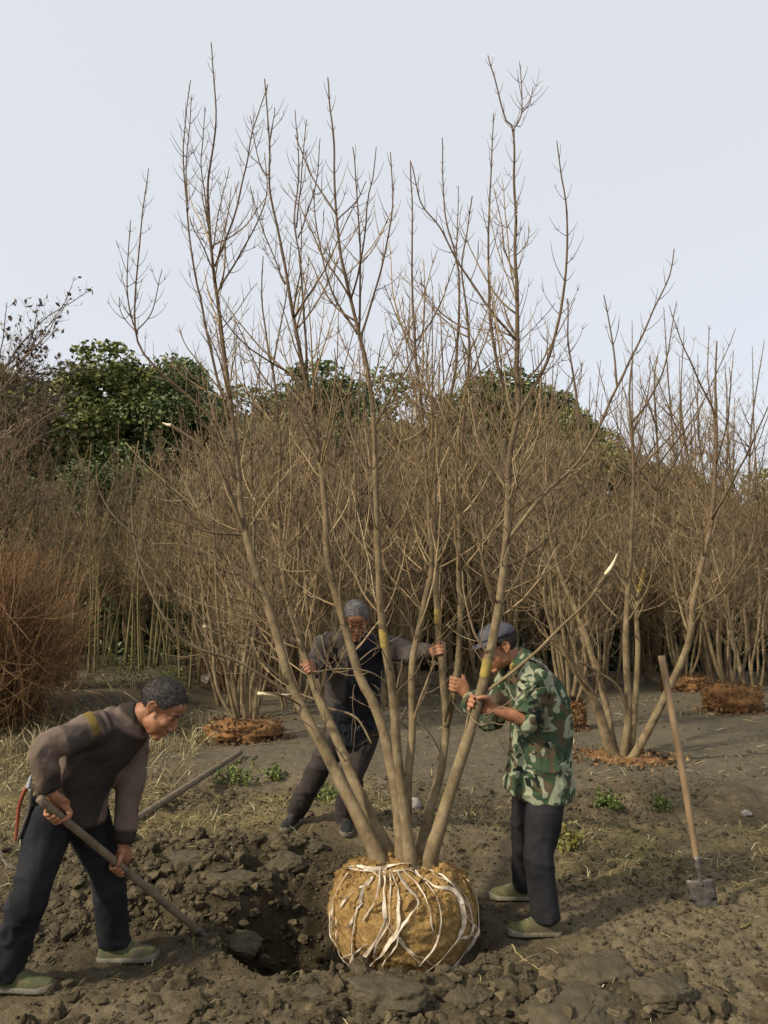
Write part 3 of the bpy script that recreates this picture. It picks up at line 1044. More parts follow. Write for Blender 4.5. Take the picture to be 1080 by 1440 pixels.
FORKS = {   # parent stem: list of traced limbs
    1: [([(338, 700, 4.23), (303, 600, 4.2), (265, 558, 4.17), (215, 512, 4.13), (191, 467, 4.1), (197, 337, 4.08), (209, 237, 4.07)], 0.013, 0.003),
        ([(191, 467, 4.1), (181, 420, 4.1), (180, 375, 4.1), (184, 310, 4.1)], 0.006, 0.0028),
        ([(191, 467, 4.1), (214, 438, 4.08), (228, 379, 4.06)], 0.005, 0.0025),
        ([(191, 467, 4.1), (172, 440, 4.12), (168, 418, 4.13)], 0.004, 0.0025),
        ([(323, 590, 4.26), (305, 530, 4.3), (276, 394, 4.34), (263, 298, 4.34), (258, 200, 4.33), (268, 113, 4.32)], 0.012, 0.003),
        ([(263, 298, 4.34), (262, 229, 4.3), (270, 134, 4.29)], 0.006, 0.0028),
        ([(302, 375, 4.27), (333, 294, 4.2), (356, 184, 4.14), (377, 119, 4.1)], 0.009, 0.003),
        ([(305, 413, 4.28), (352, 333, 4.34), (375, 275, 4.36), (372, 215, 4.36)], 0.008, 0.003),
        ([(294, 317, 4.26), (283, 240, 4.22), (284, 203, 4.2), (289, 151, 4.18)], 0.006, 0.0028),
        ([(300, 350, 4.27), (310, 290, 4.3), (322, 235, 4.32)], 0.005, 0.0026),
        ([(345, 755, 4.2), (322, 690, 4.12), (292, 636, 4.08), (240, 597, 4.04)], 0.016, 0.009),
        ([(345, 753, 4.2), (285, 745, 4.12), (232, 722, 4.05), (195, 690, 4.0)], 0.010, 0.004),
        ([(420, 985, 4.02), (345, 935, 3.94), (270, 908, 3.86), (225, 860, 3.8), (200, 800, 3.78), (188, 750, 3.77), (186, 690, 3.77), (195, 620, 3.78)], 0.013, 0.004),
        ([(188, 752, 3.77), (160, 725, 3.74), (140, 690, 3.73), (136, 650, 3.73)], 0.006, 0.003),
        ([(412, 968, 4.03), (365, 925, 3.95), (320, 900, 3.9), (284, 879, 3.86)], 0.009, 0.005),
        ([(430, 995, 4.0), (395, 977, 3.9), (360, 974, 3.86)], 0.008, 0.005),
        ([(380, 860, 4.12), (330, 800, 4.1), (270, 770, 4.1), (215, 765, 4.1)], 0.009, 0.004),
        ([(372, 835, 4.14), (325, 760, 4.2), (285, 720, 4.25), (255, 670, 4.28)], 0.008, 0.004)],
    2: [([(455, 995, 4.3), (500, 1008, 4.2), (522, 1045, 4.12)], 0.008, 0.006),
        ([(430, 925, 4.44), (400, 880, 4.4), (350, 850, 4.36), (300, 835, 4.33)], 0.009, 0.004),
        ([(410, 860, 4.53), (420, 800, 4.6), (412, 700, 4.66), (405, 600, 4.7)], 0.010, 0.004),
        ([(383, 520, 4.7), (400, 430, 4.66), (410, 340, 4.62)], 0.008, 0.003),
        ([(390, 640, 4.68), (350, 560, 4.72), (335, 480, 4.74)], 0.008, 0.003)],
    3: [([(433, 545, 4.05), (431, 501, 4.08), (421, 367, 4.12), (414, 314, 4.12), (421, 233, 4.1), (415, 155, 4.08)], 0.010, 0.003),
        ([(417, 320, 4.12), (424, 250, 4.16), (431, 168, 4.18)], 0.006, 0.0028),
        ([(419, 335, 4.12), (444, 260, 4.05), (450, 195, 4.03)], 0.006, 0.0028),
        ([(379, 248, 3.95), (366, 230, 3.97), (351, 163, 3.98)], 0.005, 0.0026),
        ([(379, 215, 3.93), (386, 151, 3.9)], 0.005, 0.0026),
        ([(401, 400, 4.0), (372, 330, 4.04), (352, 262, 4.06)], 0.006, 0.0028),
        ([(450, 650, 4.05), (420, 590, 3.96), (370, 530, 3.9), (330, 450, 3.86)], 0.009, 0.003),
        ([(487, 890, 4.0), (478, 820, 3.9), (500, 740, 3.82), (497, 640, 3.78)], 0.010, 0.004)],
    4: [([(505, 471, 3.56), (506, 337, 3.6), (496, 207, 3.62)], 0.008, 0.003),
        ([(507, 475, 3.56), (532, 394, 3.5), (551, 298, 3.47), (549, 214, 3.46)], 0.008, 0.003),
        ([(503, 470, 3.56), (467, 410, 3.6), (448, 333, 3.62), (440, 265, 3.63)], 0.008, 0.003),
        ([(473, 302, 3.52), (437, 245, 3.55), (415, 190, 3.56)], 0.006, 0.0028),
        ([(474, 310, 3.52), (502, 283, 3.48), (515, 255, 3.46)], 0.005, 0.0026),
        ([(526, 600, 3.59), (560, 540, 3.5), (590, 480, 3.45), (600, 400, 3.42)], 0.008, 0.003),
        ([(553, 965, 3.66), (520, 945, 3.62), (480, 940, 3.6), (440, 945, 3.58)], 0.005, 0.003),
        ([(528, 690, 3.6), (500, 630, 3.66), (480, 560, 3.7), (470, 490, 3.72)], 0.008, 0.003)],
    5: [([(583, 482, 4.27), (612, 443, 4.2), (641, 365, 4.16)], 0.008, 0.003),
        ([(583, 484, 4.27), (560, 450, 4.34), (540, 400, 4.36)], 0.006, 0.003),
        ([(580, 1015, 4.02), (600, 960, 3.98), (612, 930, 3.97)], 0.010, 0.006),
        ([(604, 760, 4.2), (570, 700, 4.25), (555, 620, 4.28), (560, 540, 4.3)], 0.010, 0.003),
        ([(596, 610, 4.25), (625, 540, 4.2), (650, 450, 4.16)], 0.008, 0.003)],
    6: [([(612, 790, 4.56), (640, 730, 4.6), (665, 640, 4.64), (670, 540, 4.66)], 0.010, 0.003),
        ([(642, 370, 4.7), (644, 261, 4.68)], 0.006, 0.0028),
        ([(625, 600, 4.68), (600, 530, 4.72), (610, 430, 4.74)], 0.008, 0.003)],
    7: [([(640, 960, 4.2), (625, 1015, 4.2)], 0.008, 0.008)],
    8: [([(727, 580, 3.68), (699, 510, 3.72), (688, 420, 3.74), (688, 303, 3.74), (694, 159, 3.72)], 0.013, 0.003),
        ([(729, 582, 3.68), (773, 498, 3.62), (793, 401, 3.58), (797, 303, 3.56), (789, 245, 3.55), (783, 198, 3.55)], 0.013, 0.003),
        ([(727, 480, 3.66), (692, 440, 3.6), (645, 370, 3.56), (618, 319, 3.53), (592, 285, 3.52), (577, 226, 3.51)], 0.009, 0.003),
        ([(721, 187, 3.62), (734, 156, 3.64), (731, 89, 3.65)], 0.005, 0.0026),
        ([(733, 160, 3.64), (745, 145, 3.66), (750, 122, 3.66)], 0.004, 0.0025),
        ([(710, 765, 3.72), (760, 700, 3.66), (819, 642, 3.62), (868, 545, 3.58), (915, 445, 3.55), (941, 389, 3.54), (948, 350, 3.53)], 0.014, 0.003),
        ([(868, 545, 3.58), (862, 480, 3.55), (849, 415, 3.54)], 0.007, 0.003),
        ([(819, 642, 3.62), (812, 560, 3.64), (800, 480, 3.66), (798, 420, 3.66)], 0.009, 0.004),
        ([(685, 972, 3.75), (730, 938, 3.70), (775, 897, 3.66), (825, 845, 3.62), (853, 805, 3.60)], 0.0095, 0.0085),
        ([(716, 690, 3.71), (680, 620, 3.78), (660, 560, 3.82), (650, 480, 3.84)], 0.009, 0.003),
        ([(704, 840, 3.73), (745, 800, 3.8), (775, 740, 3.84), (790, 660, 3.86)], 0.009, 0.003),
        ([(681, 955, 3.75), (660, 1000, 3.74), (648, 1068, 3.74)], 0.006, 0.007)],
}
STEM_PATH = {}
rs = np.random.default_rng(101)
bark_mark = []
for k_, (pts, r0, r1) in STEMS.items():
    w_ = [PS(*p) for p in pts]
    if k_ != 7:
        w_.insert(0, w_[0] + np.array((0, 0, -0.10)))
    path = catmull(w_, 70)
    path[4:-2] += 0.006 * np.stack([vnoise(path[4:-2] * 5 + k_ * 7.7 + j * 31, 5 + j) for j in range(3)], 1)
    s = np.linspace(0, 1, 70)
    r_ = r0 * 0.70 * (1 - s) ** 1.28 + r1
    r_ *= 1 + 0.05 * vnoise(path * 14 + k_, 3)
    if k_ != 7:
        r_[:7] *= np.linspace(1.35, 1.0, 7)
    STEM_PATH[k_] = (path, r_)
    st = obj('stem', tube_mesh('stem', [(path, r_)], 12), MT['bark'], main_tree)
    limbs, twigs = [], []
    side_twigs(path, rs, twigs, 0.46, 0.985, 0.095, 0.06, 0.52, 0.0025, 0.65, 0.92, up=1.3, taper=1.1)
    for fp, fr0, fr1 in FORKS.get(k_, []):
        q = catmull([PS(*p) for p in fp], 26)
        q[2:-1] += 0.005 * np.stack([vnoise(q[2:-1] * 6 + j * 13 + k_, 15 + j) for j in range(3)], 1)
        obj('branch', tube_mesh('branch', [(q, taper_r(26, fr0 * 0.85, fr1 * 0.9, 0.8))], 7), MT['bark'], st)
        stub = fr1 > 0.0045
        top = fp[-1][1] < 560
        side_twigs(q, rs, twigs, 0.12, 0.97, 0.085 if top else 0.12, 0.05, 0.27 if top else 0.42, 0.0022,
                   0.5, 0.45 if stub else 0.88, up=1.2, taper=0.8)
    # thin laterals from the middle of the stems
    lats = []
    for i in range(30 if k_ in (1, 2, 3, 8) else 18):
        j = int(rs.uniform(18, 52))
        d = nrm(path[j + 1] - path[j])
        A, B = perp(d)
        a = rs.uniform(0, 6.28)
        an = rad(rs.uniform(30, 68))
        L_ = rs.uniform(0.35, 1.3) * (1.2 - j / 80)
        lp, lr = shoot(path[j], d * math.cos(an) + (A * math.cos(a) + B * math.sin(a)) * math.sin(an), L_, rs.uniform(0.0035, 0.007), 12, rs, 0.85, 0.07, 0.002)
        lats.append((lp, lr))
        side_twigs(lp, rs, lats, 0.15, 0.95, 0.11, 0.05, 0.36, 0.0023, 0.5, 0.75, up=1.0)
    o = obj('laterals', tube_mesh('laterals', lats, 4), MT['thicket'], st)
    o['kind'] = 'stuff'
    # small dead twigs low on the stems
    for i in range(6):
        j = int(rs.uniform(10, 26))
        d = nrm(path[j + 1] - path[j])
        A, B = perp(d)
        a = rs.uniform(0, 6.28)
        lp, lr = shoot(path[j], d * 0.6 + (A * math.cos(a) + B * math.sin(a)) * 0.8, rs.uniform(0.15, 0.5), 0.0032, 9, rs, 0.35, 0.13, 0.0016)
        twigs.append((lp, lr))
        side_twigs(lp, rs, twigs, 0.2, 0.9, 0.12, 0.04, 0.18, 0.0018, 0.0, 0.5, up=0.5)
    tw = obj('twigs', tube_mesh('twigs', twigs, 4), MT['twig'], st)
    tw['kind'] = 'stuff'
    ORIGIN[st.name] = origin_of(main_tree)


def stem_at(k, py):
    """point, direction and radius of a stem where it crosses picture height py"""
    path, r_ = STEM_PATH[k]
    best = None
    for i in range(len(path)):
        x, y, z = path[i]
        fwd = y * _ct + (z - CAM_H) * _st
        up_ = -y * _st + (z - CAM_H) * _ct
        v_ = 720 - FPX * up_ / fwd
        if best is None or abs(v_ - py) < best[0]:
            best = (abs(v_ - py), i)
    i = best[1]
    return path[i], nrm(path[min(i + 1, 69)] - path[max(i - 1, 0)]), r_[i]


# torn pale end of the long side branch, and other broken ends
def splinter(a, b, w, par):
    a, b = np.array(a), np.array(b)
    n = 8
    t = np.linspace(0, 1, n)[:, None]
    pts = a * (1 - t) + b * t + np.sin(t * 3.1) * np.array((0.004, 0, -0.006))
    o = obj('torn_wood', tube_mesh('torn_wood', [(pts, w * np.array((0.9, 1.0, 0.95, 0.85, 0.7, 0.5, 0.35, 0.12)))], 6), MT['pale_wood'], par)
    tag(o, 'pale torn wood at a broken branch end')


splinter(PS(851, 808, 3.601), PS(868, 778, 3.59), 0.0095, main_tree)
splinter(PS(286, 880, 3.862), PS(296, 886, 3.88), 0.0085, main_tree)
splinter(PS(362, 975, 3.86), PS(412, 976, 3.93), 0.0095, main_tree)
splinter(PS(241, 598, 4.04), PS(228, 594, 4.03), 0.011, main_tree)
# yellow marks painted on the stems: ragged patches, thickest on one side
def paint_mark(path, i, r_, par, half=0.05, seed=0):
    p0 = path[i]
    d_ = nrm(path[i + 1] - path[i - 1])
    A, B = perp(d_)
    n, sd = 14, 20
    t = np.linspace(-half, half, n)
    an = np.linspace(0, 2 * math.pi, sd, endpoint=False)
    tt, aa = np.meshgrid(t, an, indexing='ij')
    dirs = np.cos(aa)[..., None] * A + np.sin(aa)[..., None] * B
    facing = dirs @ nrm((-0.6, -0.8, 0))
    q = np.stack([tt / half * 1.5, np.cos(aa) * 1.3, np.sin(aa) * 1.3], -1).reshape(-1, 3)
    keep = 0.75 * facing + 0.25 - np.abs(tt / half) ** 2 * 0.6 + 0.55 * vnoise(q + seed * 3.3, seed).reshape(tt.shape)
    rr = r_ + np.clip(0.012 * keep, -0.006, 0.0022)
    v_ = (p0 + tt[..., None] * d_ + dirs * rr[..., None]).reshape(-1, 3)
    idx = np.arange(n * sd).reshape(n, sd)
    q_ = np.stack([idx[:-1], np.roll(idx[:-1], -1, 1), np.roll(idx[1:], -1, 1), idx[1:]], -1).reshape(-1, 4)
    o = obj('paint_mark', mesh_np('paint_mark', v_, q_), MT['yellow_mark'], par)
    tag(o, 'yellow mark on the stem')


for k_, py in ((8, 938), (6, 866), (4, 905)):
    p_, d_, r_ = stem_at(k_, py)
    path, rr_ = STEM_PATH[k_]
    paint_mark(path, int(np.argmin(np.linalg.norm(path - p_, axis=1))), r_, main_tree, 0.045, k_)

# ------------------------------------------------------------------ copies
def copy_thing(root, loc, rotz, scale, label=None, group=None):
    r = root.copy()
    COL.objects.link(r)
    r.location = V(loc)
    r.rotation_euler = (0, 0, rotz)
    r.scale = (scale, scale, scale)
    if label:
        r['label'] = label
    if group:
        r['group'] = group
    for ch in list(root.children):
        c_ = ch.copy()
        COL.objects.link(c_)
        c_.parent = r
        for g_ in list(ch.children):
            d_ = g_.copy()
            COL.objects.link(d_)
            d_.parent = c_
    return r


# ------------------------------------------------------------------ the grove behind
def grove_tree_meshes(seed, height=4.6, nstem=7, spread=0.42, dens=1.0, r0=0.027):
    rs = np.random.default_rng(seed)
    stems, twigs = [], []
    for i in range(nstem):
        a = 6.28 * i / nstem + rs.uniform(-0.4, 0.4)
        lean = rs.uniform(0.15, 1.0) * spread
        base = np.array((0.11 * math.cos(a), 0.11 * math.sin(a), -0.06))
        H = height * rs.uniform(0.78, 1.05)
        out = np.array((math.cos(a), math.sin(a), 0))
        pts = [base]
        for t in (0.12, 0.3, 0.5, 0.75, 1.0):
            pts.append(base + out * lean * H * (t ** 0.8) * 0.62 + np.array((rs.normal() * 0.05, rs.normal() * 0.05, H * t)))
        path = catmull(pts, 36)
        s = np.linspace(0, 1, 36)
        stems.append((path, r0 * rs.uniform(0.75, 1.1) * (1 - s) ** 0.9 + 0.004))
        side_twigs(path, rs, twigs, 0.45, 0.985, 0.15, 0.06, 0.6, 0.0036, 0.6, 0.85, up=1.2, n=6, sublen=0.38)
        for j in range(int(15 * dens)):
            f = rs.uniform(0.20, 0.78)
            k = int(f * 34)
            d = nrm(path[k + 1] - path[k])
            A, B = perp(d)
            q = rs.uniform(0, 6.28)
            an = rad(rs.uniform(28, 72))
            L_ = rs.uniform(0.5, 1.6) * (1.2 - 0.5 * f)
            lp, lr = shoot(path[k], d * math.cos(an) + (A * math.cos(q) + B * math.sin(q)) * math.sin(an), L_, rs.uniform(0.006, 0.011), 10, rs, 0.95, 0.07, 0.003)
            stems.append((lp, lr))
            side_twigs(lp, rs, twigs, 0.1, 0.97, 0.13, 0.08, 0.55, 0.0032, 0.55, 0.8, up=0.9, n=5, sublen=0.4)
    return tube_mesh('trunk', stems, 6), tube_mesh('crown', twigs, 3)


GROVE = []
for i, (h_, ns, sp) in enumerate([(4.9, 7, 0.40), (5.2, 6, 0.32), (4.6, 8, 0.48), (4.9, 7, 0.36), (5.4, 6, 0.28)]):
    GROVE.append(grove_tree_meshes(200 + i, h_, ns, sp))

GL = 'bare brown many-stemmed tree in the dense grove behind the men'
rs = np.random.default_rng(55)


def grove_tree(k, loc, rz, sc, label, group=None, ball=None):
    tm, cm = GROVE[k]
    r = thing('bare_tree', loc, label, 'tree', group)
    r.rotation_euler = (0, 0, rz)
    r.scale = (sc, sc, sc)
    for nm, me_, mt in (('trunk', tm, MT['bark']), ('crown', cm, MT['thicket'])):
        o = bpy.data.objects.new(nm, me_)
        COL.objects.link(o)
        if not me_.materials:
            me_.materials.append(mt)
        o.parent = r
    return r


LITTER = []


def leaf_heap(root_loc, rx, rz, seed, n, mat_, par=None, leaf=0.05, z0=0.0):
    """root earth with dead leaves and fibres"""
    rs_ = np.random.default_rng(seed)
    v_, f_ = ico(4)
    e = 2.5
    rr = np.hypot(v_[:, 0], v_[:, 1])
    k = 1 / ((rr ** e + np.abs(v_[:, 2]) ** e) ** (1 / e))
    q = v_ * k[:, None] * (1 + 0.17 * fbm(v_ * 2.5 + seed, 4, seed)[:, None] + 0.07 * vnoise(v_ * 12, seed)[:, None])
    q = q * np.array((rx, rx, rz)) + np.asarray(root_loc) + np.array((0, 0, rz * 0.7 + z0))
    return mesh_np('root_ball', q, None, f_)


# spots: rows of trees with the open field in front (px of the foot, depth)
spots = []
for Yr, x0, x1, st_ in ((9.6, -4.6, -1.9, 1.35), (11.2, -6.2, 0.4, 1.45), (12.6, -6.5, 1.6, 1.35), (14.2, -7.5, 9.0, 1.6), (16.4, -8.5, 10.0, 1.7), (18.6, -8, 11.5, 2.0)):
    x = x0
    while x < x1:
        spots.append((x + rs.uniform(-0.35, 0.35), Yr + rs.uniform(-0.5, 0.5)))
        x += st_
for i, (x, y) in enumerate(spots):
    if y < 15.6 and 50 < (540 + 1080 * x / y) < 265 or y < 13.4 and (540 + 1080 * x / y) < 55:
        continue
    if y < 15 and x > 3.2 and abs(x - 5.2) < 1.0:
        continue
    sc = rs.uniform(0.98, 1.24)
    # the grove is lower in the middle right
    grove_tree(i % 5, (x, y, float(gz(x, y)) - 0.02), rs.uniform(0, 6.28), sc, GL, 'bare trees of the grove')

# trees with lifted root balls at the edge of the field
def balled(px, py, k, sc, rz, label, rx, hz, ballabel):
    c = gpix(px, py)
    loc = np.array((c[0], c[1] + rx * 0.4, c[2]))
    r = grove_tree(k, loc + np.array((0, 0, hz * 1.05)), rz, sc, label)
    me_ = leaf_heap((0, 0, -hz * 1.05 / sc), rx / sc, hz / sc * 0.62, int(px), 0, None)
    o = obj('root_ball', me_, MT['orange'])
    o.parent = r
    tag(o, ballabel)
    LITTER.append((r, o, loc, rx, hz, sc))
    rs_ = np.random.default_rng(int(px))
    fib = []
    for i in range(240):
        a, z_ = rs_.uniform(0, 6.28), rs_.uniform(-0.6, 1)
        d = np.array((math.cos(a), math.sin(a), 0.0))
        p_ = d * rx / sc * (0.98 if z_ < 0.7 else rs_.uniform(0.4, 1)) + np.array((0, 0, (z_ * 0.6 - 0.45) * hz / sc))
        fib.append(shoot(p_, nrm(d + rs_.normal(size=3) * 0.8), rs_.uniform(0.04, 0.14), 0.003, 4, rs_, 0.0, 0.25))
    f_ = obj('root_fibres', tube_mesh('root_fibres', fib, 3), MT['rust'], None)
    f_.parent = o
    f_['kind'] = 'stuff'
    return r


balled(1037, 1003, 1, 0.98, 0.4, 'bare tree on a leafy orange root ball standing apart on the field', 0.40, 0.40, 'rust orange root ball')
balled(968, 972, 0, 1.0, 2.0, 'bare tree on a low rust root heap before the dark hedge', 0.42, 0.26, 'low rust root heap')
balled(340, 1043, 2, 0.95, 4.0, 'bare tree on a low orange root ball behind the pole on the ground', 0.42, 0.22, 'low orange root ball')
balled(806, 1027, 3, 0.95, 1.0, 'bare tree on a small orange root ball behind the camouflage jacket', 0.17, 0.36, 'small orange root ball')

# the nearer tree on the right, its five stems traced
c0 = gpix(872, 1066)
YT = c0[1]
right_tree = thing('bare_tree', c0, 'bare five-stemmed tree rooted in the field behind the standing shovel', 'tree')
rs = np.random.default_rng(303)
RT = [
    ([(868, 1070, 0), (857, 1050, 0), (838, 990, -.1), (806, 936, -.2), (783, 899, -.3), (769, 859, -.35), (764, 826, -.4)], 0.085, 0.014),
    ([(870, 1070, 0.1), (862, 1045, 0.1), (853, 995, 0.15), (838, 940, 0.2), (815, 870, 0.3), (788, 808, 0.35), (772, 740, 0.4), (765, 640, 0.4), (775, 560, 0.4)], 0.06, 0.008),
    ([(874, 1070, 0), (880, 1040, 0), (884, 996, 0), (880, 895, 0), (887, 769, 0), (891, 660, 0), (885, 560, 0), (890, 500, 0)], 0.06, 0.008),
    ([(884, 1070, 0.15), (889, 1040, .15), (893, 996, .2), (897, 913, .25), (896, 850, .3), (915, 760, .3), (925, 660, .35), (920, 540, .35), (925, 500, .35)], 0.048, 0.007),
    ([(882, 1072, -.1), (892, 1062, -.12), (931, 989, -.3), (968, 905, -.5), (976, 841, -.6), (1000, 733, -.7), (1007, 624, -.75), (1006, 540, -.75), (1008, 480, -.75)], 0.066, 0.007),
]
RPATH = []
for k_, (pts, r0, r1) in enumerate(RT):
    path = catmull([P(a, b, YT + d) for a, b, d in pts], 50)
    r_ = r0 * 0.6 * (1 - np.linspace(0, 1, 50)) ** 1.0 + r1
    RPATH.append((path, r_))
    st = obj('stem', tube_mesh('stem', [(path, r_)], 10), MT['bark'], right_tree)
    limbs, twigs = [], []
    side_twigs(path, rs, twigs, 0.45, 0.985, 0.16, 0.1, 0.7 if k_ else 0.3, 0.004, 0.6, 0.85, up=1.2, sublen=0.38)
    for j in range(14 if k_ else 6):
        k = int(rs.uniform(0.33, 0.85) * 48)
        d = nrm(path[k + 1] - path[k])
        A, B = perp(d)
        q = rs.uniform(0, 6.28)
        an = rad(rs.uniform(25, 58))
        lp, lr = shoot(path[k], d * math.cos(an) + (A * math.cos(q) + B * math.sin(q)) * math.sin(an), rs.uniform(0.6, 1.7), rs.uniform(0.008, 0.014), 12, rs, 0.9, 0.06, 0.0035)
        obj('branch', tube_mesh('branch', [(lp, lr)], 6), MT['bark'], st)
        side_twigs(lp, rs, twigs, 0.1, 0.97, 0.13, 0.08, 0.55, 0.0034, 0.6, 0.8, up=0.9, sublen=0.4)
    if k_ == 2:
        for fp in ([(883, 1000, 0), (868, 965, -.1), (840, 945, -.2), (815, 930, -.3)], ):
            q = catmull([P(a, b, YT + d) for a, b, d in fp], 20)
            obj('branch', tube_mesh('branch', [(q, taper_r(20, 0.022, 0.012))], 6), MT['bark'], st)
    tw = obj('twigs', tube_mesh('twigs', twigs, 3), MT['thicket'], st)
    tw['kind'] = 'stuff'
paint_mark(RPATH[3][0], 21, RPATH[3][1][21], right_tree, 0.13, 4)
# orange earth heap at its foot
me_ = leaf_heap((c0[0], c0[1] - 0.05, c0[2] - 0.095), 0.46, 0.075, 77, 0, None)
o = obj('root_ball', me_, MT['orange'], right_tree)
tag(o, 'flat heap of orange root earth')
LITTER.append((right_tree, o, c0, 0.5, 0.03, None))

# far slender spires above the right side of the grove
for px, py, Y, k, sc in ((1012, 955, 15.5, 4, 1.5), (945, 955, 16.5, 3, 1.4), (690, 950, 15.0, 1, 1.55), (400, 950, 15.5, 4, 1.45), (560, 950, 15.5, 0, 1.5), (850, 950, 15.5, 1, 1.4), (640, 950, 16.0, 4, 1.55), (780, 950, 16.0, 3, 1.5)):
    x = P(px, py, Y)[0]
    grove_tree(k, (x, Y, float(gz(x, Y)) - 0.02), px * 0.37, sc, 'taller slender bare tree rising over the grove', 'taller bare trees rising over the grove')


# ------------------------------------------------------------------ leafy things
def leaf_cards(centres, size, rs_, droop=0.3):
    """small folded leaves: four triangles' worth each as two quads"""
    n = len(centres)
    d = rs_.normal(size=(n, 3))
    d[:, 2] -= droop
    d /= np.linalg.norm(d, axis=1)[:, None]
    s = np.cross(d, rs_.normal(size=(n, 3)))
    s /= np.linalg.norm(s, axis=1)[:, None] + 1e-9
    u = np.cross(d, s)
    L = size * rs_.uniform(0.6, 1.3, (n, 1))
    W = L * rs_.uniform(0.22, 0.34, (n, 1))
    c_ = np.asarray(centres)
    fold = u * L * 0.12
    a = c_ - d * L * 0.5
    b = c_ + d * L * 0.5
    l_ = c_ + s * W + fold
    r_ = c_ - s * W + fold
    v_ = np.stack([a, r_, b, l_], 1).reshape(-1, 3)
    i = np.arange(n)[:, None] * 4
    t = np.concatenate([i + np.array((0, 1, 2)), i + np.array((0, 2, 3))], 1).reshape(-1, 3)
    return v_, t


def evergreen_meshes(seed, H, R, nleaf, size, base=0.25):
    rs_ = np.random.default_rng(seed)
    cl = []
    while len(cl) < 34:
        t = rs_.uniform(base, 1.0)
        w = R * math.sqrt(max(0.02, 1 - ((t - 0.52) / 0.56) ** 2)) * rs_.uniform(0.25, 1.0)
        a = rs_.uniform(0, 6.28)
        cl.append((w * math.cos(a), w * math.sin(a), t * H, R * rs_.uniform(0.22, 0.42)))
    C_ = []
    per = nleaf // len(cl)
    for x, y, z, r in cl:
        d = rs_.normal(size=(per, 3))
        d /= np.linalg.norm(d, axis=1)[:, None]
        C_.append(np.array((x, y, z)) + d * r * (rs_.uniform(0.3, 1.12, (per, 1)) ** 0.5) * np.array((1, 1, 0.8)))
    v_, t_ = leaf_cards(np.concatenate(C_), size, rs_)
    crown = mesh_np('crown', v_, None, t_, False)
    limbs = [(catmull([(0, 0, -0.1), (rs_.normal() * .1, rs_.normal() * .1, H * 0.4), (0, 0, H * 0.85)], 14), taper_r(14, 0.16, 0.03))]
    for x, y, z, r in cl[:20]:
        limbs.append((catmull([(0, 0, z * 0.55), (x * 0.5, y * 0.5, z * 0.8), (x, y, z)], 8), taper_r(8, 0.05, 0.012)))
    return tube_mesh('trunk', limbs, 6), crown


EG = [evergreen_meshes(401, 8.6, 2.4, 24000, 0.16), evergreen_meshes(402, 9.2, 2.1, 24000, 0.15), evergreen_meshes(403, 7.6, 2.6, 24000, 0.16)]
rs = np.random.default_rng(71)
EL = {'evergreen': 'leafy olive green tree behind the bare grove', 'evergreen_b': 'leafy dark green tree behind the bare grove', 'olive': 'yellow green bushy tree behind the bare grove'}


def evergreen(px, pytop, Y, k, mat_, wid=1.0):
    tm, cm0 = EG[k]
    top = P(px, pytop, Y)
    H0 = (8.6, 9.2, 7.6)[k] * 1.04
    g = float(gz(top[0], Y))
    sc = (top[2] - g) / H0
    key = (k, mat_)
    if key not in EGC:
        c_ = cm0 if not cm0.materials else cm0.copy()
        c_.materials.clear()
        c_.materials.append(MT[mat_])
        EGC[key] = c_
    r = thing('leafy_tree', (top[0], Y, g), EL[mat_], 'tree', 'leafy trees behind the grove, ' + mat_.replace('_b', ' dark'))
    r['group'] = {'evergreen': 'olive green trees behind the grove', 'evergreen_b': 'dark green trees behind the grove', 'olive': 'yellow green trees behind the grove'}[mat_]
    r.scale = (sc * wid * 1.3, sc * wid * 1.3, sc)
    r.rotation_euler = (0, 0, rs.uniform(0, 6.28))
    for nm, me_, mt in (('trunk', tm, MT['bark']), ('crown', EGC[key], None)):
        o = bpy.data.objects.new(nm, me_)
        COL.objects.link(o)
        if not me_.materials:
            me_.materials.append(mt)
        o.parent = r


EGC = {}
for a in [(-40, 520, 22, 0, 'evergreen', 1.1), (35, 548, 23, 2, 'evergreen', 1.1), (105, 525, 25, 1, 'evergreen_b', 1.0), (165, 503, 24, 0, 'evergreen', 1.0),
          (215, 522, 26, 1, 'evergreen', 1.0), (268, 522, 24, 1, 'evergreen_b', 1.0), (330, 560, 27, 2, 'evergreen_b', 1.1), (400, 565, 26, 0, 'evergreen', 1.0), (462, 528, 24, 0, 'evergreen_b', 1.0),
          (530, 575, 27, 2, 'evergreen_b', 1.0), (590, 575, 25, 2, 'evergreen', 1.0), (655, 530, 24, 1, 'evergreen', 1.0), (705, 548, 25, 0, 'evergreen_b', 1.0),
          (765, 590, 26, 2, 'evergreen', 1.0), (830, 578, 23, 1, 'evergreen', 0.9), (905, 640, 24, 2, 'evergreen_b', 0.9), (970, 655, 25, 2, 'evergreen_b', 1.0),
          (935, 655, 22, 0, 'olive', 0.8), (1050, 690, 22, 2, 'olive', 1.1), (1110, 670, 24, 0, 'olive', 1.1), (60, 650, 20.5, 2, 'evergreen_b', 1.2), (180, 660, 20.5, 0, 'evergreen_b', 1.2), (620, 650, 20.8, 2, 'evergreen', 0.9)]:
    evergreen(*a)

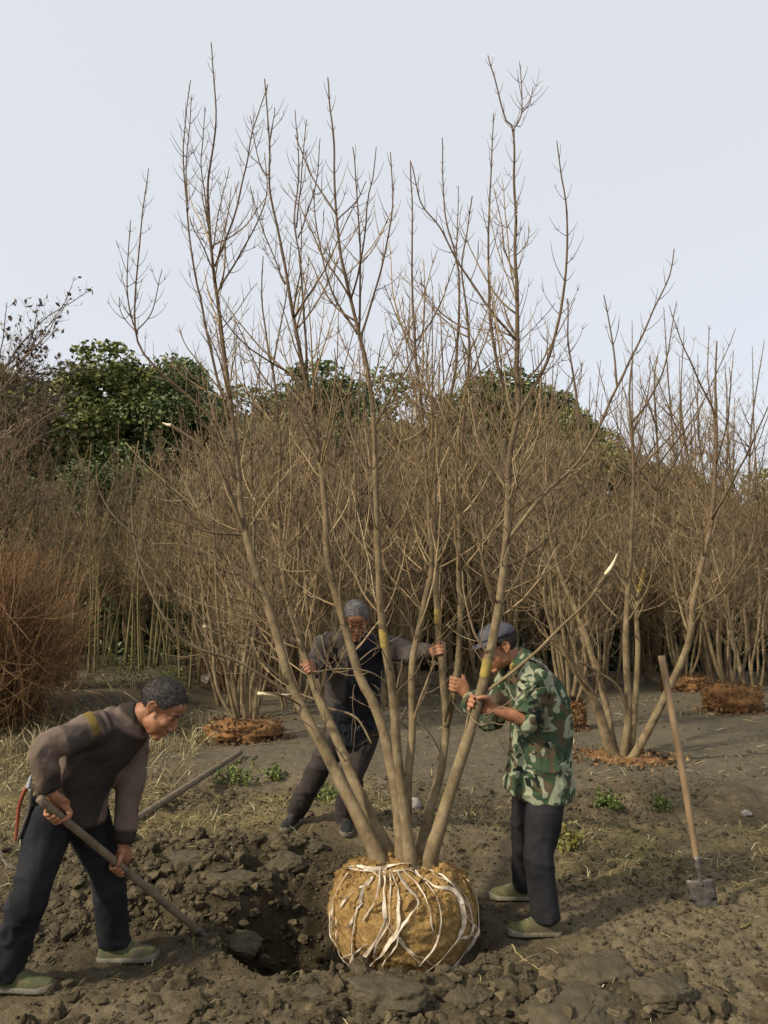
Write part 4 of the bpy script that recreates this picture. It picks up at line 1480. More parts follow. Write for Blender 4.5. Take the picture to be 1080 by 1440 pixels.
# clipped dark hedge across the back of the field, and a looser one behind the saplings
def hedge_row(hx0, hx1, hy, nh, hgt_, seed, label, mt):
    rs = np.random.default_rng(seed)
    cx = rs.uniform(hx0, hx1, nh)
    topz = hgt_ + 0.16 * vnoise(np.stack([cx * 1.7, cx * 0, cx * 0], 1), 8)
    cz = rs.uniform(0, 1, nh) ** 0.85 * topz
    cy = hy + rs.uniform(-0.55, 0.55, nh) * (1 - 0.2 * cz / 2)
    cc = np.stack([cx, cy, cz + gz(cx, cy)], 1)
    hedge = thing('hedge', ((hx0 + hx1) / 2, hy, float(gz((hx0 + hx1) / 2, hy))), label, 'hedge')
    v_, t_ = leaf_cards(cc, 0.17, rs)
    obj('foliage', mesh_np('foliage', v_, None, t_, False), mt, hedge)['kind'] = 'stuff'
    st_ = []
    x = hx0
    while x < hx1:
        z_ = float(gz(x, hy))
        st_.append((catmull([(x, hy, z_ - 0.05), (x + rs.normal() * .05, hy, z_ + 0.8), (x + rs.normal() * .1, hy + rs.normal() * .1, z_ + 1.6)], 6), taper_r(6, 0.04, 0.012)))
        x += 0.32
    obj('stems', tube_mesh('stems', st_, 5), MT['bark'], hedge)['kind'] = 'stuff'


hedge_row(P(520, 900, 20.2)[0], 13.5, 20.2, 26000, 1.95, 83, 'long dark green hedge along the far edge of the field', MT['hedge'])
hedge_row(P(20, 900, 19.0)[0], P(330, 900, 19.0)[0], 19.0, 9000, 1.5, 85, 'short dark green hedge behind the slim saplings on the bank', MT['evergreen_b'])

# ------------------------------------------------------------------ left: slim saplings, rusty shrub, sparse-leaved tree, low building
def sapling_meshes(seed):
    rs_ = np.random.default_rng(seed)
    H = 5.0
    p_ = catmull([(0, 0, -0.06), (rs_.normal() * .05, rs_.normal() * .05, H * .4), (rs_.normal() * .12, rs_.normal() * .12, H * .75), (rs_.normal() * .2, rs_.normal() * .2, H)], 24)
    tw = []
    side_twigs(p_, rs_, tw, 0.36, 0.98, 0.10, 0.10, 1.0, 0.0042, 0.75, 0.9, up=0.8, sublen=0.42)
    return tube_mesh('trunk', [(p_, taper_r(24, 0.034, 0.008))], 7), tube_mesh('crown', tw, 3)


SAP = [sapling_meshes(500 + i) for i in range(4)]
rs = np.random.default_rng(91)
for i in range(46):
    px = 62 + 225 * i / 45 + rs.uniform(-5, 5)
    Y = rs.uniform(13.2, 16.5)
    x = P(px, 950, Y)[0]
    tm, cm = SAP[i % 4]
    r = thing('sapling', (x, Y, float(gz(x, Y)) - 0.02), 'slim straight greenish sapling in the close row on the bank', 'sapling', 'slim saplings on the bank')
    s_ = rs.uniform(0.6, 0.9)
    r.scale = (s_ * rs.uniform(0.8, 1.5), s_, s_)
    r.rotation_euler = (rs.normal() * 0.05, rs.normal() * 0.06, rs.uniform(0, 6.28))
    for nm, me_, mt in (('trunk', tm, MT['gstem']), ('crown', cm, MT['thicket'])):
        o = bpy.data.objects.new(nm, me_)
        COL.objects.link(o)
        if not me_.materials:
            me_.materials.append(mt)
        o.parent = r


def broom(px, py, Y, H, W, n, seed, label):
    rs_ = np.random.default_rng(seed)
    b = P(px, py, Y)
    b[2] = float(gz(b[0], Y))
    big, fine = [], []
    for i in range(int(n * 0.05)):
        a = rs_.uniform(0, 6.28)
        l_ = rs_.uniform(0.0, 0.5) * W
        lp, lr = shoot(b + np.array((0.25 * W * rs_.normal(), 0.2 * W * rs_.normal(), -0.05)), (l_ * math.cos(a), l_ * math.sin(a), 1), H * rs_.uniform(0.5, 0.9), 0.012, 10, rs_, 0.3, 0.05, 0.004)
        big.append((lp, lr))
        for j in range(20):
            k = int(rs_.uniform(1, 9))
            d = nrm(lp[k] - lp[k - 1] + rs_.normal(size=3) * 0.35)
            fine.append(shoot(lp[k], d, rs_.uniform(0.3, 0.95) * H * 0.45, 0.0036, 7, rs_, 0.35, 0.07, 0.0018))
    r = thing('brush_shrub', b, label, 'shrub')
    obj('stems', tube_mesh('stems', big, 5), MT['rust'], r)
    obj('twigs', tube_mesh('twigs', fine, 3), MT['rust'], r)['kind'] = 'stuff'


broom(-2, 1000, 9.0, 2.35, 0.85, 3200, 61, 'dense rusty brown twiggy shrub at the end of the sapling row')
broom(62, 985, 11.0, 1.5, 0.7, 1300, 62, 'smaller rusty brown shrub between the big rusty shrub and the saplings')
broom(335, 955, 14.5, 2.2, 1.2, 1300, 63, 'brown twiggy shrub on the bank beside the low orange root ball')

# tall tree with a few dark leaves left, top left
rs = np.random.default_rng(95)
c = P(-25, 900, 15)
c[2] = float(gz(c[0], 15))
lt = thing('sparse_leaf_tree', c, 'tall tree with sparse dark leaves left on grey twigs behind the rusty shrub', 'tree')
limbs, tw, lv = [], [], []
trunk = catmull([c + np.array((0, 0, -0.1)), c + np.array((0.1, 0, 3)), c + np.array((-0.1, 0, 6.0))], 20)
limbs.append((trunk, taper_r(20, 0.12, 0.04)))
for i in range(46):
    k = int(rs.uniform(8, 19))
    a = rs.uniform(-1.2, 1.2) if rs.uniform() < 0.75 else rs.uniform(0, 6.28)
    lp, lr = shoot(trunk[k], (math.cos(a) * 0.9, math.sin(a) * 0.9, 0.8), rs.uniform(1.2, 2.9), 0.02, 12, rs, 0.15, 0.09, 0.006)
    limbs.append((lp, lr))
    side_twigs(lp, rs, tw, 0.2, 0.98, 0.16, 0.15, 0.8, 0.0045, 0.7, 0.85, up=0.4, sublen=0.4)
for t, _ in tw:
    if rs.uniform() < 0.3 and t[-1][2] > 5:
        lv.append(t[-1] + rs.normal(size=3) * 0.02)
obj('trunk', tube_mesh('trunk', limbs, 6), MT['twig'], lt)
obj('twigs', tube_mesh('twigs', tw, 3), MT['twig'], lt)['kind'] = 'stuff'
v_, t_ = leaf_cards(np.array(lv), 0.13, rs, 0.8)
obj('leaves', mesh_np('leaves', v_, None, t_, False), MT['deadleaf'], lt)['kind'] = 'stuff'


def box(x0, x1, y0, y1, z0, z1):
    v_ = np.array([(x, y, z) for z in (z0, z1) for y in (y0, y1) for x in (x0, x1)], float)
    q_ = np.array([(0, 2, 3, 1), (4, 5, 7, 6), (0, 1, 5, 4), (2, 6, 7, 3), (0, 4, 6, 2), (1, 3, 7, 5)])
    return v_, q_


bY = 30.0
bx0, bx1 = P(20, 830, bY)[0], P(255, 830, bY)[0]
gzb = 0.35
shed = thing('low_building', ((bx0 + bx1) / 2, bY + 2, gzb), 'low white building with red roof glimpsed between the saplings', 'building')
wz = P(100, 832, bY)[2]
v_, q_ = box(bx0, bx1, bY, bY + 4, gzb - 0.5, wz)
obj('wall', mesh_np('wall', v_, q_, smooth=False), MT['white_wall'], shed)
rz0, rz1 = wz + 0.002, P(100, 798, bY)[2]
v_ = np.array([(bx0 - .3, bY - .4, rz0), (bx1 + .3, bY - .4, rz0), (bx1 + .3, bY + 4.4, rz0), (bx0 - .3, bY + 4.4, rz0), (bx0 - .3, bY + 2, rz1 + .6), (bx1 + .3, bY + 2, rz1 + .6)])
me_ = mesh_np('roof', v_, np.array([(0, 1, 5, 4), (2, 3, 4, 5), (0, 3, 2, 1)]), np.array([(0, 4, 3), (1, 2, 5)]), False)
obj('roof', me_, MT['red_roof'], shed)
for i in range(4):
    wx = bx0 + (bx1 - bx0) * (0.12 + 0.22 * i)
    v_, q_ = box(wx, wx + 0.8, bY - 0.03, bY + 0.02, 1.1, 2.0)
    obj('window', mesh_np('window', v_, q_, smooth=False), MT['glass'], shed)

# ------------------------------------------------------------------ people
def loft(pts, ra, rb, ref, n=40, sides=20):
    """closed tube with elliptical sections; ra lies along ref, rb across it"""
    p_ = catmull(pts, n)
    s0 = np.concatenate([[0], np.cumsum(np.linalg.norm(np.diff(np.asarray(pts, float), axis=0), axis=1))])
    s1 = np.linspace(0, s0[-1], n)
    A_, B_ = np.interp(s1, s0, ra), np.interp(s1, s0, rb)
    T = np.gradient(p_, axis=0)
    T /= np.linalg.norm(T, axis=1)[:, None] + 1e-12
    ref = np.asarray(ref, float)
    a = ref[None] - T * (T @ ref)[:, None]
    a /= np.linalg.norm(a, axis=1)[:, None] + 1e-12
    b = np.cross(T, a)
    an = np.linspace(0, 2 * math.pi, sides, endpoint=False)
    ring = p_[:, None] + A_[:, None, None] * np.cos(an)[None, :, None] * a[:, None] + B_[:, None, None] * np.sin(an)[None, :, None] * b[:, None]
    v_ = ring.reshape(-1, 3)
    idx = np.arange(n * sides).reshape(n, sides)
    q_ = np.stack([idx[:-1], np.roll(idx[:-1], -1, 1), np.roll(idx[1:], -1, 1), idx[1:]], -1).reshape(-1, 4)
    e0 = p_[0] - T[0] * min(A_[0], B_[0]) * 0.5
    e1 = p_[-1] + T[-1] * min(A_[-1], B_[-1]) * 0.5
    i0, i1 = n * sides, n * sides + 1
    v_ = np.vstack([v_, e0, e1])
    t_ = [(idx[0][(j + 1) % sides], idx[0][j], i0) for j in range(sides)] + [(idx[-1][j], idx[-1][(j + 1) % sides], i1) for j in range(sides)]
    return v_, q_, np.array(t_)


def ell(c, R, axes):
    """ellipsoid; axes rows = local directions"""
    v_, f_ = ico(3)
    return np.asarray(c) + (v_ * np.asarray(R)) @ np.asarray(axes), np.zeros((0, 4), int), f_


def fuse(name, pieces, voxel, smooth=6, fac=0.5):
    """one continuous surface grown over the pieces"""
    vs, qs, ts, off = [], [], [], 0
    for v_, q_, t_ in pieces:
        vs.append(v_)
        if len(q_):
            qs.append(q_ + off)
        if len(t_):
            ts.append(t_ + off)
        off += len(v_)
    me_ = mesh_np(name + '_raw', np.concatenate(vs), np.concatenate(qs) if qs else None, np.concatenate(ts) if ts else None)
    o = bpy.data.objects.new(name + '_raw', me_)
    COL.objects.link(o)
    md = o.modifiers.new('r', 'REMESH')
    md.mode = 'VOXEL'
    md.voxel_size = voxel
    md.use_smooth_shade = True
    if smooth:
        ms = o.modifiers.new('s', 'SMOOTH')
        ms.factor = fac
        ms.iterations = smooth
    dg = bpy.context.evaluated_depsgraph_get()
    dg.update()
    out = bpy.data.meshes.new_from_object(o.evaluated_get(dg))
    out.name = name
    bpy.data.objects.remove(o, do_unlink=True)
    bpy.data.meshes.remove(me_)
    return out


def get_co(me_):
    a = np.empty(len(me_.vertices) * 3, np.float32)
    me_.vertices.foreach_get('co', a)
    n_ = np.empty(len(me_.vertices) * 3, np.float32)
    me_.vertices.foreach_get('normal', n_)
    return a.reshape(-1, 3).astype(float), n_.reshape(-1, 3).astype(float)


def set_co(me_, co):
    me_.vertices.foreach_set('co', np.ascontiguousarray(co, np.float32).ravel())
    me_.update()


def wrinkle(me_, fn):
    co, nr = get_co(me_)
    set_co(me_, co + nr * fn(co)[:, None])


def paint(me_, mats, fn):
    """colour areas of a garment as smooth signed masks on its vertices"""
    for m_ in mats:
        me_.materials.append(m_)
    co, _ = get_co(me_)
    for nm, val in fn(co).items():
        at = me_.attributes.new(nm, 'FLOAT', 'POINT')
        at.data.foreach_set('value', np.asarray(val, np.float32))


def grip(C, A, r, W, ts=1, sg=1, k=1.0):
    """a hand closed round a bar: pieces for fuse()"""
    C, A, W = np.asarray(C, float), nrm(A), np.asarray(W, float)
    d = W - C
    d = nrm(d - A * (d @ A))
    t = np.cross(A, d) * sg
    pos = lambda deg, ex, s: C + A * s * k + (d * math.cos(rad(deg)) + t * math.sin(rad(deg))) * (r + ex * k)
    out = []
    ends = (215, 235, 230, 205)
    for i, s in enumerate((0.033, 0.0115, -0.0105, -0.031)):
        degs = np.linspace(35, ends[i], 7)
        pts = [pos(a_, 0.011 + (0.003 if j in (1, 4) else 0), s * ts) for j, a_ in enumerate(degs)]
        rr = np.array((0.0105, 0.0105, 0.0098, 0.0095, 0.0092, 0.0086, 0.0075)) * k * (0.88 if i == 3 else 1)
        out.append(loft(pts, rr, rr, A, 26, 10))
    palm = [W, W * 0.45 + pos(12, 0.024, 0) * 0.55, pos(18, 0.022, 0), pos(52, 0.016, 0)]
    out.append(loft(palm, np.array((0.027, 0.038, 0.043, 0.042)) * k, np.array((0.021, 0.021, 0.018, 0.012)) * k, A, 24, 16))
    st = W * 0.5 + pos(0, 0.02, 0.02 * ts) * 0.5
    th = [st, pos(-25, 0.018, 0.040 * ts), pos(-62, 0.013, 0.046 * ts), pos(-95, 0.011, 0.040 * ts), pos(-125, 0.010, 0.032 * ts)]
    out.append(loft(th, np.array((0.016, 0.0145, 0.012, 0.011, 0.008)) * k, np.array((0.016, 0.0145, 0.012, 0.0105, 0.008)) * k, A, 26, 10))
    return out


class Head:
    def __init__(self, c, fwd, up, k=1.0):
        self.c, self.k = np.asarray(c, float), k
        self.f = nrm(fwd)
        u = np.asarray(up, float)
        self.u = nrm(u - self.f * (u @ self.f))
        self.r = np.cross(self.f, self.u)

    def at(self, f, u, r=0.0):
        return self.c + (self.f * f + self.u * u + self.r * r) * self.k

    def e(self, c, R):
        return ell(self.at(*c), np.array(R) * self.k, np.array([self.f, self.u, self.r]))

    def pieces(self):
        k = self.k
        o = [self.e((-0.014, 0.042, 0), (0.097, 0.083, 0.076)),
             self.e((0.030, -0.030, 0), (0.060, 0.085, 0.060)),
             self.e((0.012, -0.062, 0), (0.062, 0.044, 0.057)),
             self.e((0.066, -0.100, 0), (0.021, 0.017, 0.026)),
             self.e((0.074, 0.026, 0), (0.018, 0.010, 0.047)),
             self.e((0.066, 0.055, 0), (0.024, 0.034, 0.052)),
             self.e((0.084, -0.063, 0), (0.0125, 0.007, 0.023)),
             self.e((0.081, -0.077, 0), (0.0125, 0.007, 0.020)),
             loft([self.at(0.082, 0.016), self.at(0.098, -0.010), self.at(0.108, -0.034)], np.array((0.0075, 0.0085, 0.012)) * k, np.array((0.008, 0.010, 0.010)) * k, self.r, 14, 10)]
        for s in (-1, 1):
            o += [self.e((0.060, -0.022, 0.038 * s), (0.025, 0.022, 0.020)),
                  self.e((0.094, -0.041, 0.011 * s), (0.011, 0.008, 0.008)),
                  self.e((0.070, 0.004, 0.030 * s), (0.013, 0.010, 0.014))]
            ax = np.array([self.f * 0.92 - self.r * 0.38 * s, self.u, nrm(self.r * s * 0.92 + self.f * 0.38 * s * s)])
            o.append(ell(self.at(-0.012, -0.004, 0.078 * s), np.array((0.019, 0.032, 0.007)) * k, ax))
            rim = [self.at(-0.002, -0.030, 0.079 * s), self.at(-0.026, -0.012, 0.087 * s), self.at(-0.030, 0.014, 0.089 * s), self.at(-0.014, 0.028, 0.086 * s), self.at(0.003, 0.018, 0.080 * s)]
            o.append(loft(rim, np.full(5, 0.0048) * k, np.full(5, 0.0048) * k, self.f, 18, 8))
        return o

    def eyes(self, par):
        for s in (-1, 1):
            v_, q_, t_ = self.e((0.0785, 0.0045, 0.030 * s), (0.0058, 0.0042, 0.0085))
            obj('eye', mesh_np('eye', v_, None, t_), MT['eye'], par)
            p_ = [self.at(0.089, 0.026, 0.012 * s), self.at(0.089, 0.031, 0.028 * s), self.at(0.078, 0.027, 0.046 * s)]
            b_ = loft(p_, np.array((0.004, 0.005, 0.003)), np.array((0.0035, 0.004, 0.003)), self.u, 10, 6)
            obj('eyebrow', mesh_np('eyebrow', *b_), MT['hair_dark'], par)

    def hair(self, par, mat_, front=0.085, low=-0.045, amp=0.003, seed=0, thick=0.0055):
        """short cropped hair: a shell over the skull, tucked in below the hairline"""
        v_, f_ = ico(5)
        R = np.array((0.097, 0.083, 0.076)) + thick
        loc = v_ * R + np.array((-0.014, 0.042, 0))
        fr, u_, r_ = loc.T
        # hairline: high over the brow, down past the temples to the nape
        line = np.interp(fr, [-0.11, -0.05, -0.028, -0.005, 0.03, 0.05, 0.075, 0.1], [low - 0.03, low - 0.02, low + 0.03, 0.016, 0.022, 0.045, front, front + 0.01])
        t_ = sstep(-0.012, 0.010, u_ - line + 0.006 * vnoise(v_ * 9 + seed, seed))
        k_ = 0.86 + 0.14 * t_
        d = amp * (fbm(v_ * 7 + seed, 3, seed + 1) + 0.7 * vnoise(v_ * 26 + seed, seed + 2)) * t_
        loc = (loc - np.array((-0.014, 0.042, 0))) * (k_ + d / 0.09)[:, None] + np.array((-0.014, 0.042, 0))
        ax = np.array([self.f, self.u, self.r])
        w_ = self.c + (loc * self.k) @ ax
        o = obj('hair', mesh_np('hair', w_, None, f_), mat_, par)
        # short strands lying over the shell, combed away from the crown
        rs_ = np.random.default_rng(seed + 77)
        ok = np.where(t_ > 0.75)[0]
        pick = rs_.choice(ok, 2600)
        wh = np.array((-0.07, 0.10, 0.0))
        st_ = []
        for i in pick:
            n_ = v_[i]
            p_ = loc[i] + rs_.normal(size=3) * 0.0015
            d_ = loc[i] - wh
            d_ = d_ - n_ * (d_ @ n_)
            d_ = nrm(nrm(d_) + n_ * rs_.uniform(0.1, 0.6) + rs_.normal(size=3) * 0.3)
            L_ = rs_.uniform(0.006, 0.013)
            q_ = np.array([p_ - n_ * 0.002, p_ + d_ * L_ * 0.5 + n_ * 0.0008, p_ + d_ * L_])
            st_.append((self.c + (q_ * self.k) @ ax, np.array((0.0009, 0.0008, 0.0003))))
        s_o = obj('hair_strands', tube_mesh('hair_strands', st_, 3), mat_, o)
        s_o['kind'] = 'stuff'
        return o


def shoe(heel, toe_dir, up, mat_, smat, par, L=0.265, laces=None):
    """canvas shoe: upper and sole"""
    f_ = nrm(toe_dir)
    u_ = np.asarray(up, float)
    u_ = nrm(u_ - f_ * (u_ @ f_))
    r_ = np.cross(f_, u_)
    st = np.array([(0.0, 0.020, 0.030), (0.012, 0.031, 0.062), (0.045, 0.034, 0.088), (0.085, 0.035, 0.090), (0.13, 0.038, 0.066), (0.18, 0.043, 0.047), (0.22, 0.041, 0.038), (0.25, 0.030, 0.030), (0.264, 0.013, 0.018)])
    n, sd = 40, 24
    x_ = np.linspace(0, 0.264, n)
    w_ = np.interp(x_, st[:, 0], st[:, 1])
    h_ = np.interp(x_, st[:, 0], st[:, 2])
    x_ = x_ * L / 0.265
    an = np.linspace(0, 2 * math.pi, sd, endpoint=False)
    cs, sn = np.cos(an), np.sin(an)
    yy = w_[:, None] * np.sign(cs) * np.abs(cs) ** 0.8
    zz = 0.014 + np.where(sn[None] > 0, h_[:, None] * np.abs(sn) ** 0.85, -0.010 * np.abs(sn))
    V3 = lambda x, y, z: heel + x[..., None] * f_ + y[..., None] * r_ + z[..., None] * u_

    def skin(xg, yg, zg):
        v_ = V3(xg, yg, zg).reshape(-1, 3)
        idx = np.arange(n * sd).reshape(n, sd)
        q_ = np.stack([idx[:-1], np.roll(idx[:-1], -1, 1), np.roll(idx[1:], -1, 1), idx[1:]], -1).reshape(-1, 4)
        c0_ = v_[idx[0]].mean(0)
        c1_ = v_[idx[-1]].mean(0)
        t_ = [(idx[0][(j + 1) % sd], idx[0][j], n * sd) for j in range(sd)] + [(idx[-1][j], idx[-1][(j + 1) % sd], n * sd + 1) for j in range(sd)]
        return np.vstack([v_, c0_, c1_]), q_, np.array(t_)
    xg = np.repeat(x_[:, None], sd, 1)
    v_, q_, t_ = skin(xg, yy, zz)
    v_ = v_ + 0.0025 * vnoise(v_ * 40, 3)[:, None] * u_
    up_o = obj('shoe', mesh_np('shoe', v_, q_, t_), mat_, par)
    wy = (w_[:, None] + 0.006) * np.sign(cs) * np.abs(cs) ** 0.8
    toe_cap = np.interp(x_, [0, 0.2 * L / 0.265, 0.264 * L / 0.265], [0.015, 0.017, 0.026])
    wz = 0.005 + np.where(sn[None] > 0, toe_cap[:, None] * np.abs(sn) ** 0.25 * np.where(np.abs(cs) > 0.25, 1, 0.5), -0.012 * np.abs(sn) ** 0.4)
    xs = xg * 1.03 - 0.004
    v_, q_, t_ = skin(xs, wy, wz)
    so = obj('sole', mesh_np('sole', v_, q_, t_), smat, up_o)
    for i in range(4):
        x0 = (0.105 + 0.021 * i) * L / 0.265
        h0 = np.interp(x0, st[:, 0], st[:, 2]) + 0.016
        w0 = np.interp(x0, st[:, 0], st[:, 1]) * 0.62
        y_ = np.linspace(-1, 1, 9)
        pts = heel + (x0 + 0.006 * y_)[:, None] * f_ + (w0 * y_)[:, None] * r_ + (h0 - 0.020 * y_ ** 2)[:, None] * u_
        obj('lace', tube_mesh('lace', [(pts, np.full(9, 0.0026))], 6), smat, up_o)
    return up_o


def mid(a, b, t=0.5):
    return np.asarray(a) * (1 - t) + np.asarray(b) * t


def px_on_line(a, b, px):
    """point of the segment a-b that projects on picture column px"""
    lo, hi = 0.0, 1.0
    for _ in range(50):
        m_ = (lo + hi) / 2
        x, y, z = mid(a, b, m_)
        fwd = y * _ct + (z - CAM_H) * _st
        if 540 + FPX * x / fwd < px:
            lo = m_
        else:
            hi = m_
    return mid(a, b, lo)


def limb_pts(a, j, b):
    """path bending at joint j"""
    return [a, mid(a, j, 0.5), mid(a, j, 0.88), mid(j, b, 0.12), mid(j, b, 0.5), b]


def folds(co, seed, amp_h, amp_d, hs=(5, 5, 20), ds=(9, 9, 9)):
    w_ = np.stack([fbm(co * 4 + seed + 11 * j, 2, seed + j) for j in range(3)], 1) * 0.11
    c2_ = (co + w_) * np.array(hs)
    c2_[:, 2] += (co[:, 0] + co[:, 1]) * 4
    mask = 0.55 + 0.6 * vnoise(co * 5 + seed, seed + 9)
    cr_ = (1 - np.abs(vnoise(c2_ + seed, seed))) ** 3 + 0.6 * (1 - np.abs(vnoise(c2_ * 1.9 + seed, seed + 2))) ** 3
    return amp_h * (1.6 * cr_ - 0.7) * mask + amp_d * fbm(co * np.array(ds) + seed, 3, seed + 5)


def person(name_label, base, J, head, hands, cfg):
    """J: joints in world space, hands: pieces; returns root"""
    root = thing('person', base, name_label, 'person', None)
    lat = nrm(J['ls'] - J['rs'])
    hipc = mid(J['lh'], J['rh'])
    # ---- body: one continuous surface
    pc = head.pieces()
    nk = mid(J['ls'], J['rs'])
    nk_top = head.at(-0.022, -0.035)
    pc.append(loft([nk_top, mid(nk_top, J['neck'], 0.5), J['neck'], mid(J['neck'], J['chest'], 0.4)], (0.052, 0.054, 0.062, 0.09), (0.056, 0.056, 0.062, 0.07), lat, 24, 20))
    pc.append(loft([J['neck'], J['chest'], J['waist'], hipc], (0.07, 0.135, 0.12, 0.12), (0.06, 0.085, 0.08, 0.085), lat, 30, 20))
    pc.append(loft([J['ls'], nk, J['rs']], (0.045, 0.055, 0.045), (0.045, 0.055, 0.045), (0, 0, 1), 20, 14))
    for s in 'lr':
        sh, el, wr = J[s + 's'], J[s + 'e'], J[s + 'w']
        rr = (0.042, 0.041, 0.037, 0.037, 0.036, 0.025)
        pc.append(loft(limb_pts(sh, el, wr), rr, rr, (0, 0, 1) if abs(nrm(wr - el)[2]) < 0.9 else (0, 1, 0), 40, 14))
        rr = (0.07, 0.062, 0.05, 0.05, 0.045, 0.033)
        pc.append(loft(limb_pts(J[s + 'h'], J[s + 'k'], J[s + 'a']), rr, rr, (0, 1, 0), 40, 14))
    pc += hands
    body = fuse('body', pc, 0.0048, 3, 0.4)
    bo = obj('body', body, MT['skin'], root)
    head.eyes(root)
    # ---- trousers
    tp = []
    sc = cfg.get('leg', 1.0)
    for s in 'lr':
        h_, k_, a_ = J[s + 'h'], J[s + 'k'], J[s + 'a']
        ra = np.array((0.106, 0.094, 0.078, 0.076, 0.073, 0.071)) * sc
        tp.append(loft(limb_pts(h_ + nrm(h_ - k_) * 0.03, k_, a_ + nrm(a_ - k_) * 0.022), ra, ra * 1.02, (0, 1, 0), 44, 24))
    tp.append(loft([J['waist'] * 0.5 + hipc * 0.5, hipc, hipc + nrm(hipc - J['waist']) * 0.06], np.array((0.155, 0.165, 0.14)) * cfg.get('hip', 1), np.array((0.125, 0.13, 0.11)) * cfg.get('hip', 1), lat, 20, 24))
    tr = fuse('trousers', tp, 0.0085, 8)
    sd = cfg['seed']
    wrinkle(tr, lambda c_: folds(c_, sd, 0.0125, 0.007, (4.5, 4.5, 7), (9, 9, 4)))
    obj('trousers', tr, cfg['trouser'], root)
    # ---- jacket
    jk = []
    a_t, b_t = cfg['torso_a'], cfg['torso_b']
    low = hipc + nrm(hipc - J['waist']) * cfg.get('hem', 0.02)
    jk.append(loft([J['neck'] + nrm(J['neck'] - J['chest']) * -0.02, J['chest'], J['waist'], low], a_t, b_t, lat, 40, 28))
    jk.append(loft([J['ls'], mid(J['ls'], nk, 0.5), nk, mid(nk, J['rs'], 0.5), J['rs']], (0.068, 0.075, 0.08, 0.075, 0.068), (0.068, 0.078, 0.085, 0.078, 0.068), (0, 0, 1), 28, 20))
    for s in 'lr':
        sh, el, wr = J[s + 's'], J[s + 'e'], J[s + 'w']
        cut = cfg.get('cuff_' + s, 0.93)
        pts = limb_pts(sh, el, mid(el, wr, cut))
        ra = np.array(cfg.get('sleeve', (0.078, 0.070, 0.066, 0.064, 0.057, 0.048)))
        jk.append(loft(pts, ra, ra, (0, 0, 1) if abs(nrm(wr - el)[2]) < 0.9 else (0, 1, 0), 44, 20))
    cr = cfg.get('collar', 0.072)
    ncl = nrm(nk_top - J['neck'])
    jk.append(loft([J['neck'] - ncl * 0.03, J['neck'] + ncl * 0.045], (cr + 0.01, cr), (cr + 0.008, cr), lat, 10, 24))
    jm = fuse('jacket', jk, 0.0085, 9)
    wrinkle(jm, lambda c_: folds(c_, sd + 40, cfg.get('jw', 0.007), cfg.get('jd', 0.007), cfg.get('jhs', (8, 8, 13)), (7, 7, 7)))
    paint(jm, cfg['jmats'], cfg['jpaint'])
    obj(cfg.get('jname', 'jacket'), jm, None, root)
    return root, bo


X_ = np.array((1.0, 0, 0))

# ---- bent man digging, left
Q = lambda px, py, Y: P(px, py, Y + 0.2)
J = dict(rs=Q(134, 1024, 3.24), re=Q(58, 1054, 3.10), ls=Q(186, 1034, 3.56), le=Q(182, 1112, 3.50),
         neck=Q(184, 1010, 3.40), chest=Q(150, 1048, 3.40), waist=Q(112, 1096, 3.38),
         rh=Q(76, 1145, 3.29), lh=Q(118, 1145, 3.46), rk=Q(44, 1252, 3.22), ra=Q(8, 1362, 3.30), lk=Q(152, 1232, 3.52), la=Q(160, 1318, 3.60))
g_r, g_l = gpix(12, 1394), gpix(165, 1346)
toolA, toolB = Q(66, 1132, 3.12), gpix(284, 1322) + np.array((0, 0, 0.02))
tdir = nrm(toolB - toolA)
h1, h2 = px_on_line(toolA, toolB, 79), px_on_line(toolA, toolB, 170)
J['rw'] = h1 + nrm(J['re'] - h1) * 0.082
J['lw'] = h2 + nrm(J['le'] - h2) * 0.082
hd = Head(Q(226, 996, 3.40), (0.76, -0.10, -0.60), (0.6, 0, 0.8), 1.04)
hands = grip(h1, tdir, 0.017, J['rw'], ts=1, sg=-1) + grip(h2, tdir, 0.017, J['lw'], ts=-1, sg=-1)


def lm_paint(c_):
    """brown knit: black front, collar, cuffs and hem; olive shoulder band, dark stripes, grey arm patch (signed widths, > 0 inside)"""
    ax = nrm(J['neck'] - J['waist'])
    s_ = (c_ - J['waist']) @ ax
    L_ = np.linalg.norm(J['neck'] - J['waist'])
    front = nrm(np.cross(ax, nrm(J['ls'] - J['rs'])))
    if front[0] < 0:
        front = -front
    fr = (c_ - mid(J['waist'], J['neck'])) @ front
    dR = np.linalg.norm(c_ - J['rw'], axis=1)
    dL = np.linalg.norm(c_ - J['lw'], axis=1)
    arm = np.minimum(np.linalg.norm(c_ - mid(J['ls'], J['le']), axis=1), np.linalg.norm(c_ - mid(J['le'], J['lw']), axis=1)) - 0.16
    arm = np.minimum(arm, np.linalg.norm(c_ - J['le'], axis=1) - 0.12)
    mn = np.minimum
    ua = nrm(J['re'] - J['rs'])
    t_ = (c_ - J['rs']) @ ua
    near = 0.2 - np.linalg.norm(c_ - J['rs'] - np.outer(t_, ua), axis=1)
    band = lambda lo, hi: mn(mn(t_ - lo, hi - t_), near)
    dark = np.max([mn(mn(fr - 0.035, L_ - 0.03 - s_), arm), band(-0.036, -0.020), band(-0.070, -0.052), 0.06 - dR, 0.085 - dL, s_ - L_ - 0.012, -0.075 - s_], axis=0)
    olive = band(0.0, 0.036)
    grey = mn(band(0.045, 0.14), J['rs'][2] + 0.03 - c_[:, 2])
    return {'dark': dark, 'olive': olive, 'grey': grey}


